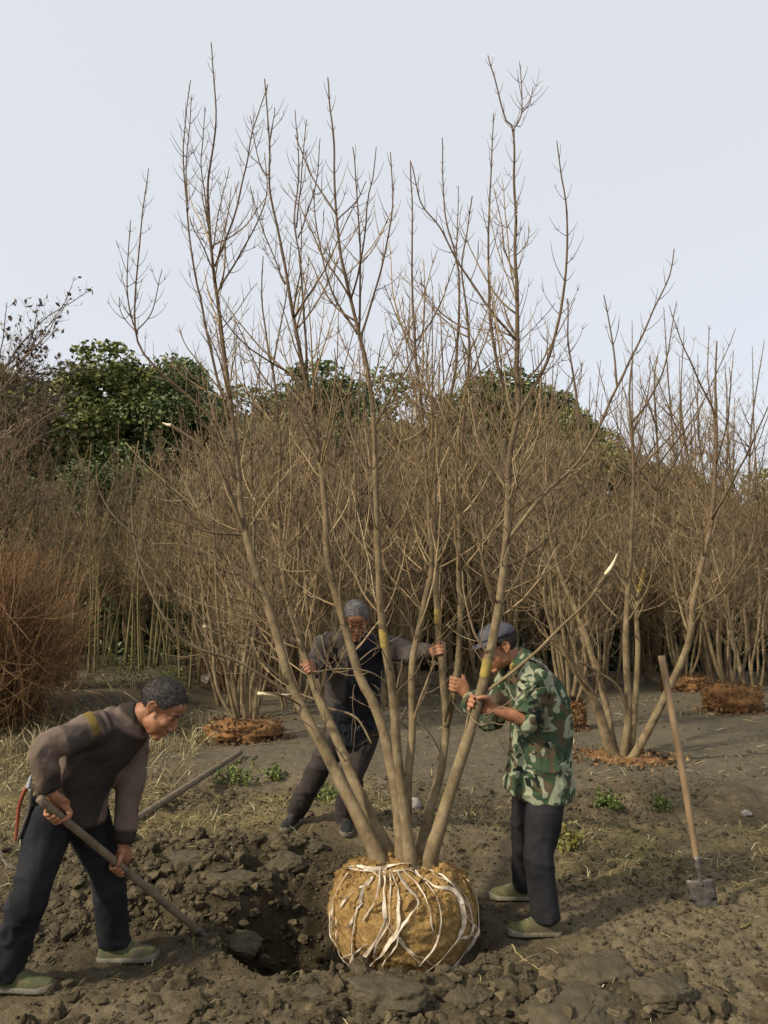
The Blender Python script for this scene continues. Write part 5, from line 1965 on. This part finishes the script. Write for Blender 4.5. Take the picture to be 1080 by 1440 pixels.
base = np.array((mid(g_r, g_l)[0], mid(g_r, g_l)[1], float(gz(*mid(g_r, g_l)[:2]))))
lm, lm_body = person('bent man in brown knit jacket and dark trousers digging with a long handle', base, J, hd, hands, dict(
    seed=3, trouser=MT['trouser_navy'], torso_a=(0.13, 0.205, 0.185, 0.175), torso_b=(0.10, 0.135, 0.135, 0.15), hem=0.01,
    jmats=[MT['jumper']], jpaint=lm_paint, jw=0.005, jd=0.008))
hd.hair(lm, MT['hair_dark'], 0.078, -0.05, 0.003, 3)
def foot_shoe(heel_px, toe_px, m1, m2, par, L=0.265, lift=0.004):
    a, b = gpix(*heel_px), gpix(*toe_px)
    d = b - a
    d[2] = 0
    d = nrm(d)
    e = a + d * L
    a[2] = max(float(ground_z(a[0], a[1])[0]), float(gz(a[0], a[1]))) + lift
    e[2] = max(float(ground_z(e[0], e[1])[0]), float(gz(e[0], e[1]))) + lift
    return shoe(a, nrm(e - a), (0, 0, 1), m1, m2, par, L)
def foot_under(ankle, d2, m1, m2, par, L=0.26, back=0.065):
    """shoe set on the ground under an ankle, toe along d2"""
    d = nrm((d2[0], d2[1], 0))
    a = ankle - d * back
    e = a + d * L
    for q in (a, e):
        q[2] = max(float(ground_z(q[0], q[1])[0]), float(gz(q[0], q[1]))) + 0.006
    return shoe(a, nrm(e - a), (0, 0, 1), m1, m2, par, L)


foot_under(J['ra'], (1.0, -0.02), MT['shoe_muddy'], MT['sole_dark'], lm, 0.275)
foot_under(J['la'], (1.0, -0.04), MT['shoe_muddy'], MT['sole_dark'], lm, 0.275)
# , (40, 1402), MT['shoe_muddy'], MT['sole_dark'], lm, 0.27)

# his digging tool: long handle, socket and blade buried in the clods
tool = thing('digging_hoe', toolB, 'long dark wooden handled digging tool gripped by the bent man', 'tool')
hp = catmull([toolA - tdir * 0.05, mid(toolA, toolB, 0.5), toolB], 30)
hp[4:-4] += 0.002 * np.stack([vnoise(hp[4:-4] * 6 + j * 9, j) for j in range(3)], 1)
obj('handle', tube_mesh('handle', [(hp, np.linspace(0.0165, 0.0175, 30))], 12), MT['handle_dark'], tool)
bl0 = toolB - tdir * 0.03
side = nrm(np.cross(tdir, (0, 0, 1)))
dn = nrm(np.cross(side, tdir))
if dn[2] > 0:
    dn = -dn


def plate(p0, d, s, n_, L, w0, w1, th, curve=0.02, tip=False, rows=12, cols=9):
    g = []
    for layer in (1, -1):
        for i in range(rows):
            t = i / (rows - 1)
            for j in range(cols):
                u = j / (cols - 1) * 2 - 1
                w = w0 + (w1 - w0) * t
                ex = (1 - 0.35 * u * u) if tip else 1.0
                g.append(p0 + d * L * t * (ex if t > 0.5 else 1) + s * w / 2 * u + n_ * (curve * (u * u - 0.5) + layer * th / 2 + curve * 0.6 * math.sin(t * 2.5)))
    g = np.array(g)
    idx = np.arange(rows * cols * 2).reshape(2, rows, cols)
    q_ = []
    for i in range(rows - 1):
        for j in range(cols - 1):
            q_.append((idx[0, i, j], idx[0, i, j + 1], idx[0, i + 1, j + 1], idx[0, i + 1, j]))
            q_.append((idx[1, i, j], idx[1, i + 1, j], idx[1, i + 1, j + 1], idx[1, i, j + 1]))
    for i in range(rows - 1):
        q_.append((idx[0, i, 0], idx[0, i + 1, 0], idx[1, i + 1, 0], idx[1, i, 0]))
        q_.append((idx[0, i, -1], idx[1, i, -1], idx[1, i + 1, -1], idx[0, i + 1, -1]))
    for j in range(cols - 1):
        q_.append((idx[0, 0, j], idx[1, 0, j], idx[1, 0, j + 1], idx[0, 0, j + 1]))
        q_.append((idx[0, -1, j], idx[0, -1, j + 1], idx[1, -1, j + 1], idx[1, -1, j]))
    return g, np.array(q_)


g_, q_ = plate(toolB - tdir * 0.01, nrm(tdir * 0.75 + dn * 0.65), side, nrm(np.cross(side, tdir)), 0.2, 0.09, 0.13, 0.006, 0.006)
obj('blade', mesh_np('blade', g_, q_, smooth=False), MT['steel'], tool)
obj('socket', tube_mesh('socket', [(catmull([toolB - tdir * 0.06, toolB + tdir * 0.02], 6), np.full(6, 0.0205))], 12), MT['steel'], tool)

# pruning shears in a holster on his belt
hp0, hp1 = P(40, 1108, 3.40), P(24, 1182, 3.40)
hol = thing('pruning_shears', hp1, 'pruning shears with red grip hanging at the bent man\'s hip', 'shears')
d_ = nrm(hp1 - hp0)
sx = nrm(np.cross(d_, (0, 1, 0)))
l_ = np.linalg.norm(hp1 - hp0)
obj('holster', tube_mesh('holster', [(catmull([hp0 + d_ * .05 + np.array((.03, .05, 0)), hp0 + d_ * .12 + np.array((.02, .02, 0)), hp1 + np.array((.02, .02, 0))], 10), np.linspace(0.024, 0.014, 10))], 8), MT['shoe_black'], hol)
for s_, mt in ((-1, 'red_grip'), (1, 'steel')):
    pts = [hp0 + sx * 0.010 * s_ + d_ * 0.0, hp0 + sx * 0.022 * s_ + d_ * 0.07, hp0 + sx * 0.016 * s_ + d_ * 0.14, hp1 + sx * 0.004 * s_]
    obj('grip', tube_mesh('grip', [(catmull(pts, 18), np.linspace(0.0095, 0.007, 18))], 8), MT[mt], hol)
obj('blade', tube_mesh('blade', [(catmull([hp0 + d_ * 0.0, hp0 - d_ * 0.045], 8), np.linspace(0.013, 0.006, 8))], 6), MT['sock'], hol)

# ---- man in camouflage, right
c8, d8, r8 = stem_at(8, 986)
c8b, d8b, r8b = stem_at(7, 962)
Q = lambda px, py, Y: P(px, py, Y + 0.22)
J = dict(ls=Q(752, 948, 3.86), le=Q(741, 1012, 3.80), rs=Q(722, 946, 4.14), re=Q(690, 1012, 4.12),
         neck=Q(734, 932, 4.0), chest=Q(756, 985, 4.02), waist=Q(759, 1050, 4.04),
         lh=Q(770, 1096, 3.97), rh=Q(747, 1094, 4.16), lk=Q(757, 1202, 3.88), la=Q(768, 1288, 3.86), rk=Q(738, 1180, 4.22), ra=Q(737, 1240, 4.36))
J['lw'] = c8 + nrm(J['le'] - c8) * (r8 + 0.068)
J['rw'] = c8b + nrm(J['re'] - c8b) * (r8b + 0.068)
hd = Head(Q(701, 911, 3.99), (-0.90, -0.22, -0.36), (-0.2, 0, 1), 1.0)
hands = grip(c8, d8, r8, J['lw'], ts=1, sg=1, k=1.05) + grip(c8b, d8b, r8b, J['rw'], ts=1, sg=-1, k=1.0)
g_l, g_r = gpix(765, 1315), gpix(725, 1257)
base = np.array((mid(g_r, g_l)[0], mid(g_r, g_l)[1], float(gz(*mid(g_r, g_l)[:2]))))
cm_, cm_body = person('standing man in camouflage jacket and dark cap steadying the tree', base, J, hd, hands, dict(
    seed=8, trouser=MT['trouser_black'], torso_a=(0.13, 0.20, 0.20, 0.232), torso_b=(0.11, 0.145, 0.16, 0.182), hem=0.06, cuff_l=0.06, cuff_r=0.9,
    jmats=[MT['camo']], jpaint=lambda c_: {}, jw=0.010, jd=0.010, jhs=(7, 7, 9), sleeve=(0.082, 0.076, 0.074, 0.072, 0.068, 0.058), leg=0.98, hip=0.82, collar=0.076))
hd.hair(cm_, MT['hair_dark'], 0.07, -0.04, 0.004, 5, thick=0.007)
# cap: crown with a band and a short peak
v_, f_ = ico(4)
R_ = np.array((0.108, 0.075, 0.090))
loc = v_ * R_
loc[:, 1] = np.where(loc[:, 1] < 0, loc[:, 1] * 0.12, loc[:, 1])
loc += np.array((-0.012, 0.062, 0))
loc += 0.003 * fbm(v_ * 5, 3, 9)[:, None] * v_
loc[:, 1] -= 0.25 * (loc[:, 0] * -0.2)
cap = obj('cap', mesh_np('cap', hd.c + loc @ np.array([hd.f, hd.u, hd.r]), None, f_), MT['cap'], cm_)
g = []
rows, cols = 8, 15
for layer in (0.0, 0.004):
    for i in range(rows):
        for j in range(cols):
            a = (j / (cols - 1) - 0.5) * 2.3
            rr_ = 0.085 + (0.052 * math.cos(a) ** 0.7) * i / (rows - 1)
            g.append(hd.at(-0.012 + rr_ * math.cos(a) * 1.12, 0.060 - 0.016 * i / (rows - 1) + layer, rr_ * math.sin(a)))
idx = np.arange(rows * cols * 2).reshape(2, rows, cols)
q_ = []
for i in range(rows - 1):
    for j in range(cols - 1):
        q_ += [(idx[0, i, j], idx[0, i, j + 1], idx[0, i + 1, j + 1], idx[0, i + 1, j]), (idx[1, i, j], idx[1, i + 1, j], idx[1, i + 1, j + 1], idx[1, i, j + 1])]
for j in range(cols - 1):
    q_.append((idx[0, -1, j], idx[0, -1, j + 1], idx[1, -1, j + 1], idx[1, -1, j]))
obj('peak', mesh_np('peak', np.array(g), np.array(q_)), MT['cap'], cap)
v_, q_, t_ = ell(P(721, 938, 4.08), (0.016, 0.012, 0.022), np.eye(3))
obj('collar_badge', mesh_np('collar_badge', v_, None, t_), MT['yellow_mark'], cm_)
foot_under(J['la'], (-1.0, -0.12), MT['shoe_green'], MT['sole'], cm_, 0.265)
foot_under(J['ra'], (-1.0, -0.1), MT['shoe_green'], MT['sole'], cm_, 0.265)

# ---- man behind the tree
c2, d2, r2 = stem_at(2, 936)
c6, d6, r6 = stem_at(6, 908)
J = dict(rs=P(458, 905, 5.10), re=P(439, 942, 4.94), ls=P(541, 908, 5.18), le=P(578, 921, 4.94),
         neck=P(501, 902, 5.10), chest=P(499, 940, 5.16), waist=P(497, 990, 5.26),
         rh=P(478, 1030, 5.32), lh=P(514, 1030, 5.34), rk=P(447, 1084, 5.34), ra=P(417, 1140, 5.54), lk=P(493, 1098, 5.26), la=P(486, 1150, 5.44))
J['rw'] = c2 + nrm(J['re'] - c2) * (r2 + 0.066)
J['lw'] = c6 + nrm(J['le'] - c6) * (r6 + 0.066)
hd = Head(P(500, 873, 5.0), (0.12, -0.82, -0.56), (0, -0.4, 1), 1.0)
hands = grip(c2, d2, r2, J['rw'], ts=1, sg=-1) + grip(c6, d6, r6, J['lw'], ts=1, sg=1)
g_l, g_r = gpix(486, 1168), gpix(408, 1164)
base = np.array((mid(g_r, g_l)[0], mid(g_r, g_l)[1], float(gz(*mid(g_r, g_l)[:2]))))


def bm_paint(c_):
    x = (c_ - mid(J['ls'], J['rs'])) @ nrm(J['ls'] - J['rs'])
    return {'dark': np.maximum(np.minimum(x + 0.06, 0.19 - x), np.minimum(J['waist'][2] + 0.02 - c_[:, 2], x + 0.12))}


bm_, bm_body = person('grey-haired man in dark jacket holding stems with both arms behind the tree', base, J, hd, hands, dict(
    seed=14, trouser=MT['trouser_brown'], torso_a=(0.12, 0.195, 0.185, 0.18), torso_b=(0.10, 0.13, 0.13, 0.14), hem=0.03,
    jmats=[MT['jacket_dark']], jpaint=bm_paint, jw=0.009, jd=0.009, leg=0.98))
hd.hair(bm_, MT['hair_grey'], 0.085, -0.04, 0.003, 7)
foot_under(J['ra'], (-0.35, -0.94), MT['shoe_black'], MT['sole_dark'], bm_)
foot_under(J['la'], (0.10, -1.0), MT['shoe_black'], MT['sole_dark'], bm_)
for s in ('ra',):
    a_ = J[s]
    obj('sock', tube_mesh('sock', [(catmull([a_ + np.array((0, 0, 0.02)), a_ - np.array((0, 0, 0.06))], 5), np.full(5, 0.045))], 14), MT['sock'], bm_)

# ------------------------------------------------------------------ orange leaf litter on and round the root heaps
rs = np.random.default_rng(611)
for r, o, loc, rx, hz, sc in LITTER:
    n = 900
    a = rs.uniform(0, 6.28, n)
    k = np.where(rs.uniform(size=n) < 0.45, rs.uniform(0.94, 1.06, n), np.sqrt(rs.uniform(0.02, 1.9, n)))
    x, y = loc[0] + rx * k * np.cos(a), loc[1] + rx * k * np.sin(a)
    z = gz(x, y) + np.where(k < 0.94, np.clip(hz * 1.05 * (1.02 - k ** 5), 0.02, 9), np.where(k < 1.06, rs.uniform(0.0, max(hz, 0.04), n), 0.012)) + rs.uniform(-0.01, 0.02, n)
    v_, t_ = leaf_cards(np.stack([x, y, z], 1)[:None if sc else 380], 0.06, rs, 0.2)
    v_ = v_ - np.asarray(r.location)
    if sc:
        ca, sa = math.cos(-r.rotation_euler[2]), math.sin(-r.rotation_euler[2])
        v_ = v_ @ np.array([[ca, sa, 0], [-sa, ca, 0], [0, 0, 1]]) / sc
    l_ = obj('leaf_litter', mesh_np('leaf_litter', v_, None, t_, False), MT['litter'])
    l_.parent = o
    l_['kind'] = 'stuff'

# ------------------------------------------------------------------ standing shovel
sb = gpix(988, 1282)
s_top, s_bot = P(930, 922, sb[1] + 0.16), P(985, 1238, sb[1] + 0.02)
d_ = nrm(s_bot - s_top)
shovel = thing('shovel', sb, 'shovel with long wooden handle standing upright in the soil', 'shovel')
hp = catmull([s_top, mid(s_top, s_bot, 0.5) + np.array((0.006, 0, 0)), mid(s_top, s_bot, 0.93)], 30)
obj('handle', tube_mesh('handle', [(hp, np.concatenate([np.linspace(0.0195, 0.0205, 22), np.linspace(0.0205, 0.017, 8)]))], 12), MT['handle'], shovel)
sk0 = mid(s_top, s_bot, 0.90)
obj('socket', tube_mesh('socket', [(catmull([sk0, mid(sk0, s_bot, 0.6), s_bot + d_ * 0.03], 12), np.linspace(0.0215, 0.012, 12))], 12), MT['steel'], shovel)
side = nrm(np.cross(d_, (0.12, 1, 0)))
nb = nrm(np.cross(side, d_))
g_, q_ = plate(s_bot - d_ * 0.005, d_, side, nb, 0.24, 0.15, 0.145, 0.004, 0.014, True, 14, 11)
obj('blade', mesh_np('blade', g_, q_, smooth=True), MT['steel'], shovel)

# ------------------------------------------------------------------ pole on the ground behind the digging man
pa, pb = gpix(168, 1178), gpix(338, 1066)
pa[2] = float(ground_z(pa[0], pa[1])[0]) + 0.03
pb[2] = float(ground_z(pb[0], pb[1])[0]) + 0.05
ln = [mid(pa, pb, t) for t in np.linspace(0, 1, 9)]
zz = max(float(ground_z(p[0], p[1])[0]) + 0.024 - p[2] for p in ln)
pole = obj('wooden_pole', tube_mesh('wooden_pole', [(catmull([p + np.array((0, 0, max(0, zz) * 0.5)) for p in ln], 24), np.linspace(0.031, 0.027, 24))], 12), MT['handle_dark'])
rebase(pole, pa)
tag(pole, 'straight brown wooden pole lying on the ground behind the bent man', 'pole')

# pale rope loop by his rear leg
rp = obj('rope', tube_mesh('rope', [(catmull([P(-30, 1180, 4.3), P(-2, 1196, 4.35), P(6, 1212, 4.4), P(20, 1222, 4.45), gpix(40, 1226)], 24), np.full(24, 0.006))], 8), MT['strap'])
rebase(rp, gpix(40, 1226))
tag(rp, 'pale curved rope end beside the bent man\'s rear leg', 'rope')


# ------------------------------------------------------------------ stones
def stone(px, py, w, h, seed, label):
    c = gpix(px, py)
    k = c[1] / FPX
    v_, f_ = ico(3)
    q = v_ * (1 + 0.2 * fbm(v_ * 1.6 + seed, 3, seed)[:, None]) * np.array((w * k / 2, w * k / 2.4, h * k / 2))
    q += c + np.array((0, 0, h * k * 0.3))
    o = obj('stone', mesh_np('stone', q, None, f_), MT['stone'])
    rebase(o, c)
    tag(o, label, 'stone')


stone(582, 1140, 20, 22, 3, 'pale squarish stone behind the foot of the tree stems')
stone(292, 962, 26, 16, 5, 'pale flat stone on the dark bank under the twiggy shrub')
stone(1050, 1150, 14, 9, 7, 'small pale stone in the furrow beyond the shovel')


# ------------------------------------------------------------------ weeds
def weed(px, py, size, n, seed, label, mt='weed'):
    c = gpix(px, py)
    c[2] = float(ground_z(c[0], c[1])[0])
    rs_ = np.random.default_rng(seed)
    stems, cen = [], []
    for i in range(n):
        d = np.array((rs_.normal() * 0.5, rs_.normal() * 0.5, 1.0))
        lp, lr = shoot(c + np.array((rs_.normal() * size * .35, rs_.normal() * size * .3, -0.01)), d, size * rs_.uniform(0.4, 1.1), 0.0022, 6, rs_, 0.2, 0.15, 0.001)
        stems.append((lp, lr))
        for p in lp[1:]:
            for _ in range(3):
                cen.append(p + rs_.normal(size=3) * 0.016)
    r = thing('weed', c, label, 'plant', None)
    obj('stems', tube_mesh('stems', stems, 4), MT['grass'], r)['kind'] = 'stuff'
    v_, t_ = leaf_cards(np.array(cen), 0.042, rs_, -0.3)
    obj('leaves', mesh_np('leaves', v_, None, t_, False), MT[mt], r)['kind'] = 'stuff'


weed(340, 1105, 0.20, 16, 1, 'green leafy weed near the far end of the pole on the ground')
weed(460, 1132, 0.22, 16, 2, 'green leafy weed between the legs of the man behind the tree')
weed(385, 1098, 0.15, 12, 3, 'low green weed behind the dark-trousered leg of the grey-haired man')
weed(850, 1143, 0.14, 14, 4, 'low green weed in the furrow before the five-stemmed tree')
weed(800, 1195, 0.15, 14, 5, 'yellow green weed beside the camouflage man\'s trousers', 'grass_leaf')
weed(235, 975, 0.5, 26, 6, 'dark green low bush on the bank behind the bent man\'s head')
weed(930, 1140, 0.12, 10, 7, 'low green weed in the furrow behind the shovel handle')
weed(180, 960, 0.6, 22, 8, 'dark green low bush under the slim saplings')


# ------------------------------------------------------------------ dry grass, straw and green blades
def blades(n, region, dens, lmin, lmax, wid, lay, seed, name, mat_, label):
    rs_ = np.random.default_rng(seed)
    x = rs_.uniform(region[0], region[1], n * 4)
    y = rs_.uniform(region[2], region[3], n * 4)
    keep = rs_.uniform(size=n * 4) < dens(x, y)
    keep &= np.hypot(x - BALL_C[0], y - BALL_C[1]) > 0.5
    x, y = x[keep][:n], y[keep][:n]
    n = len(x)
    z = ground_z(x, y)
    a = rs_.uniform(0, 6.28, n)
    el = np.abs(rs_.normal(size=n)) * lay
    L = rs_.uniform(lmin, lmax, n)
    d = np.stack([np.cos(a) * np.cos(el), np.sin(a) * np.cos(el), np.sin(el)], 1)
    s = np.stack([-np.sin(a), np.cos(a), rs_.normal(size=n) * 0.6], 1)
    s /= np.linalg.norm(s, axis=1)[:, None]
    p0 = np.stack([x, y, z + 0.004], 1)
    p1 = p0 + d * L[:, None] * 0.5 + np.array((0, 0, 1)) * (L * 0.10)[:, None]
    p2 = p0 + d * L[:, None] + s * (L * 0.15 * rs_.normal(size=n))[:, None]
    p2[:, 2] = np.maximum(p2[:, 2], ground_z(p2[:, 0], p2[:, 1]) + 0.003)
    w_ = (s * wid * rs_.uniform(0.5, 1.4, (n, 1)))
    v_ = np.stack([p0 - w_, p0 + w_, p1 + w_, p1 - w_, p2], 1).reshape(-1, 3)
    i = np.arange(n)[:, None] * 5
    o = obj(name, mesh_np(name, v_, i + np.array((0, 1, 2, 3)), i + np.array((3, 2, 4)), False), mat_)
    tag(o, label, 'grass', kind='stuff')


def patch(x, y, seed, sc=1.4, th=0.0):
    p = np.stack([x, y, np.zeros_like(x)], 1)
    return np.clip(fbm(p * sc, 3, seed) * 1.1 + 0.35 - th, 0, 1)


def d_straw(x, y):
    left = np.exp(-((y - 6.2) / 0.95) ** 2) * sstep(0.2, -0.4, x)
    right = np.exp(-((y - 5.5) / 0.95) ** 2) * sstep(0.4, 1.0, x)
    spo = np.exp(-(((x + 0.85) / 0.8) ** 2 + ((y - 4.65) / 0.6) ** 2))
    return np.clip((0.06 + left + 0.6 * right) * patch(x, y, 5) * (1 - 0.9 * spo), 0, 1)


blades(15000, (-4.2, 3.4, 3.1, 8.0), d_straw, 0.03, 0.14, 0.0016, 0.35, 21, 'dry_grass', MT['straw'], 'dry straw coloured grass strewn over the soil')
blades(2600, (-6, 8, 7.0, 14), lambda x, y: 0.1 + 0.5 * patch(x, y, 9, 0.5), 0.05, 0.18, 0.003, 0.3, 25, 'dry_grass', MT['straw'], 'thin dry grass on the open field')
blades(7000, (-3.8, 3.4, 3.6, 7.8), lambda x, y: d_straw(x, y) * patch(x, y, 31, 2.2, 0.25), 0.03, 0.10, 0.0017, 0.8, 27, 'green_grass', MT['grass'], 'short olive green grass growing on the strip before the field')
blades(6000, (-6.5, -1.9, 7.0, 11.5), lambda x, y: 0.6 * patch(x, y, 37, 0.8), 0.08, 0.35, 0.003, 0.7, 29, 'bank_grass', MT['straw'], 'tangled dry grass on the dark bank')

# dead sticks lying on the bank and the soil
rs = np.random.default_rng(733)
for (x0, y0, x1, y1, r_, lb) in [
    (175, 975, 205, 1000, 0.012, 'bent pale stick on the dark bank above the bent man'), (60, 985, 95, 1015, 0.012, 'pale stick lying on the bank by the rusty shrub'),
    (120, 975, 165, 995, 0.010, 'thin dead stick lying on the bank behind the bent man'),
    (955, 1282, 1028, 1256, 0.004, 'thin dry stem lying across the shovel blade'), (785, 1188, 880, 1172, 0.005, 'long thin stem lying beside the camouflage man\'s trousers'),
    (720, 1342, 762, 1368, 0.005, 'pale straw stem lying in front of the olive shoe'), (930, 1322, 1000, 1326, 0.003, 'fine pale stem lying on the dry soil before the shovel'),
    (560, 1052, 640, 1048, 0.006, 'dead twig lying on the field behind the stems'), (350, 1050, 420, 1046, 0.008, 'dead branch on the field beside the low orange root ball')]:
    a, b = gpix(x0, y0), gpix(x1, y1)
    n = 14
    pts = catmull([a, mid(a, b, 0.3) + rs.normal(size=3) * 0.02, mid(a, b, 0.7) + rs.normal(size=3) * 0.02, b], n)
    pts[:, 2] = np.maximum(ground_z(pts[:, 0], pts[:, 1]) + r_ * 0.6, pts[:, 2])
    pts[1:-1, 2] = (pts[:-2, 2] + pts[1:-1, 2] + pts[2:, 2]) / 3
    o = obj('stick', tube_mesh('stick', [(pts, np.linspace(r_, r_ * 0.6, n))], 6), MT['straw'] if r_ < 0.006 else MT['twig'])
    rebase(o, a)
    tag(o, lb, 'stick')
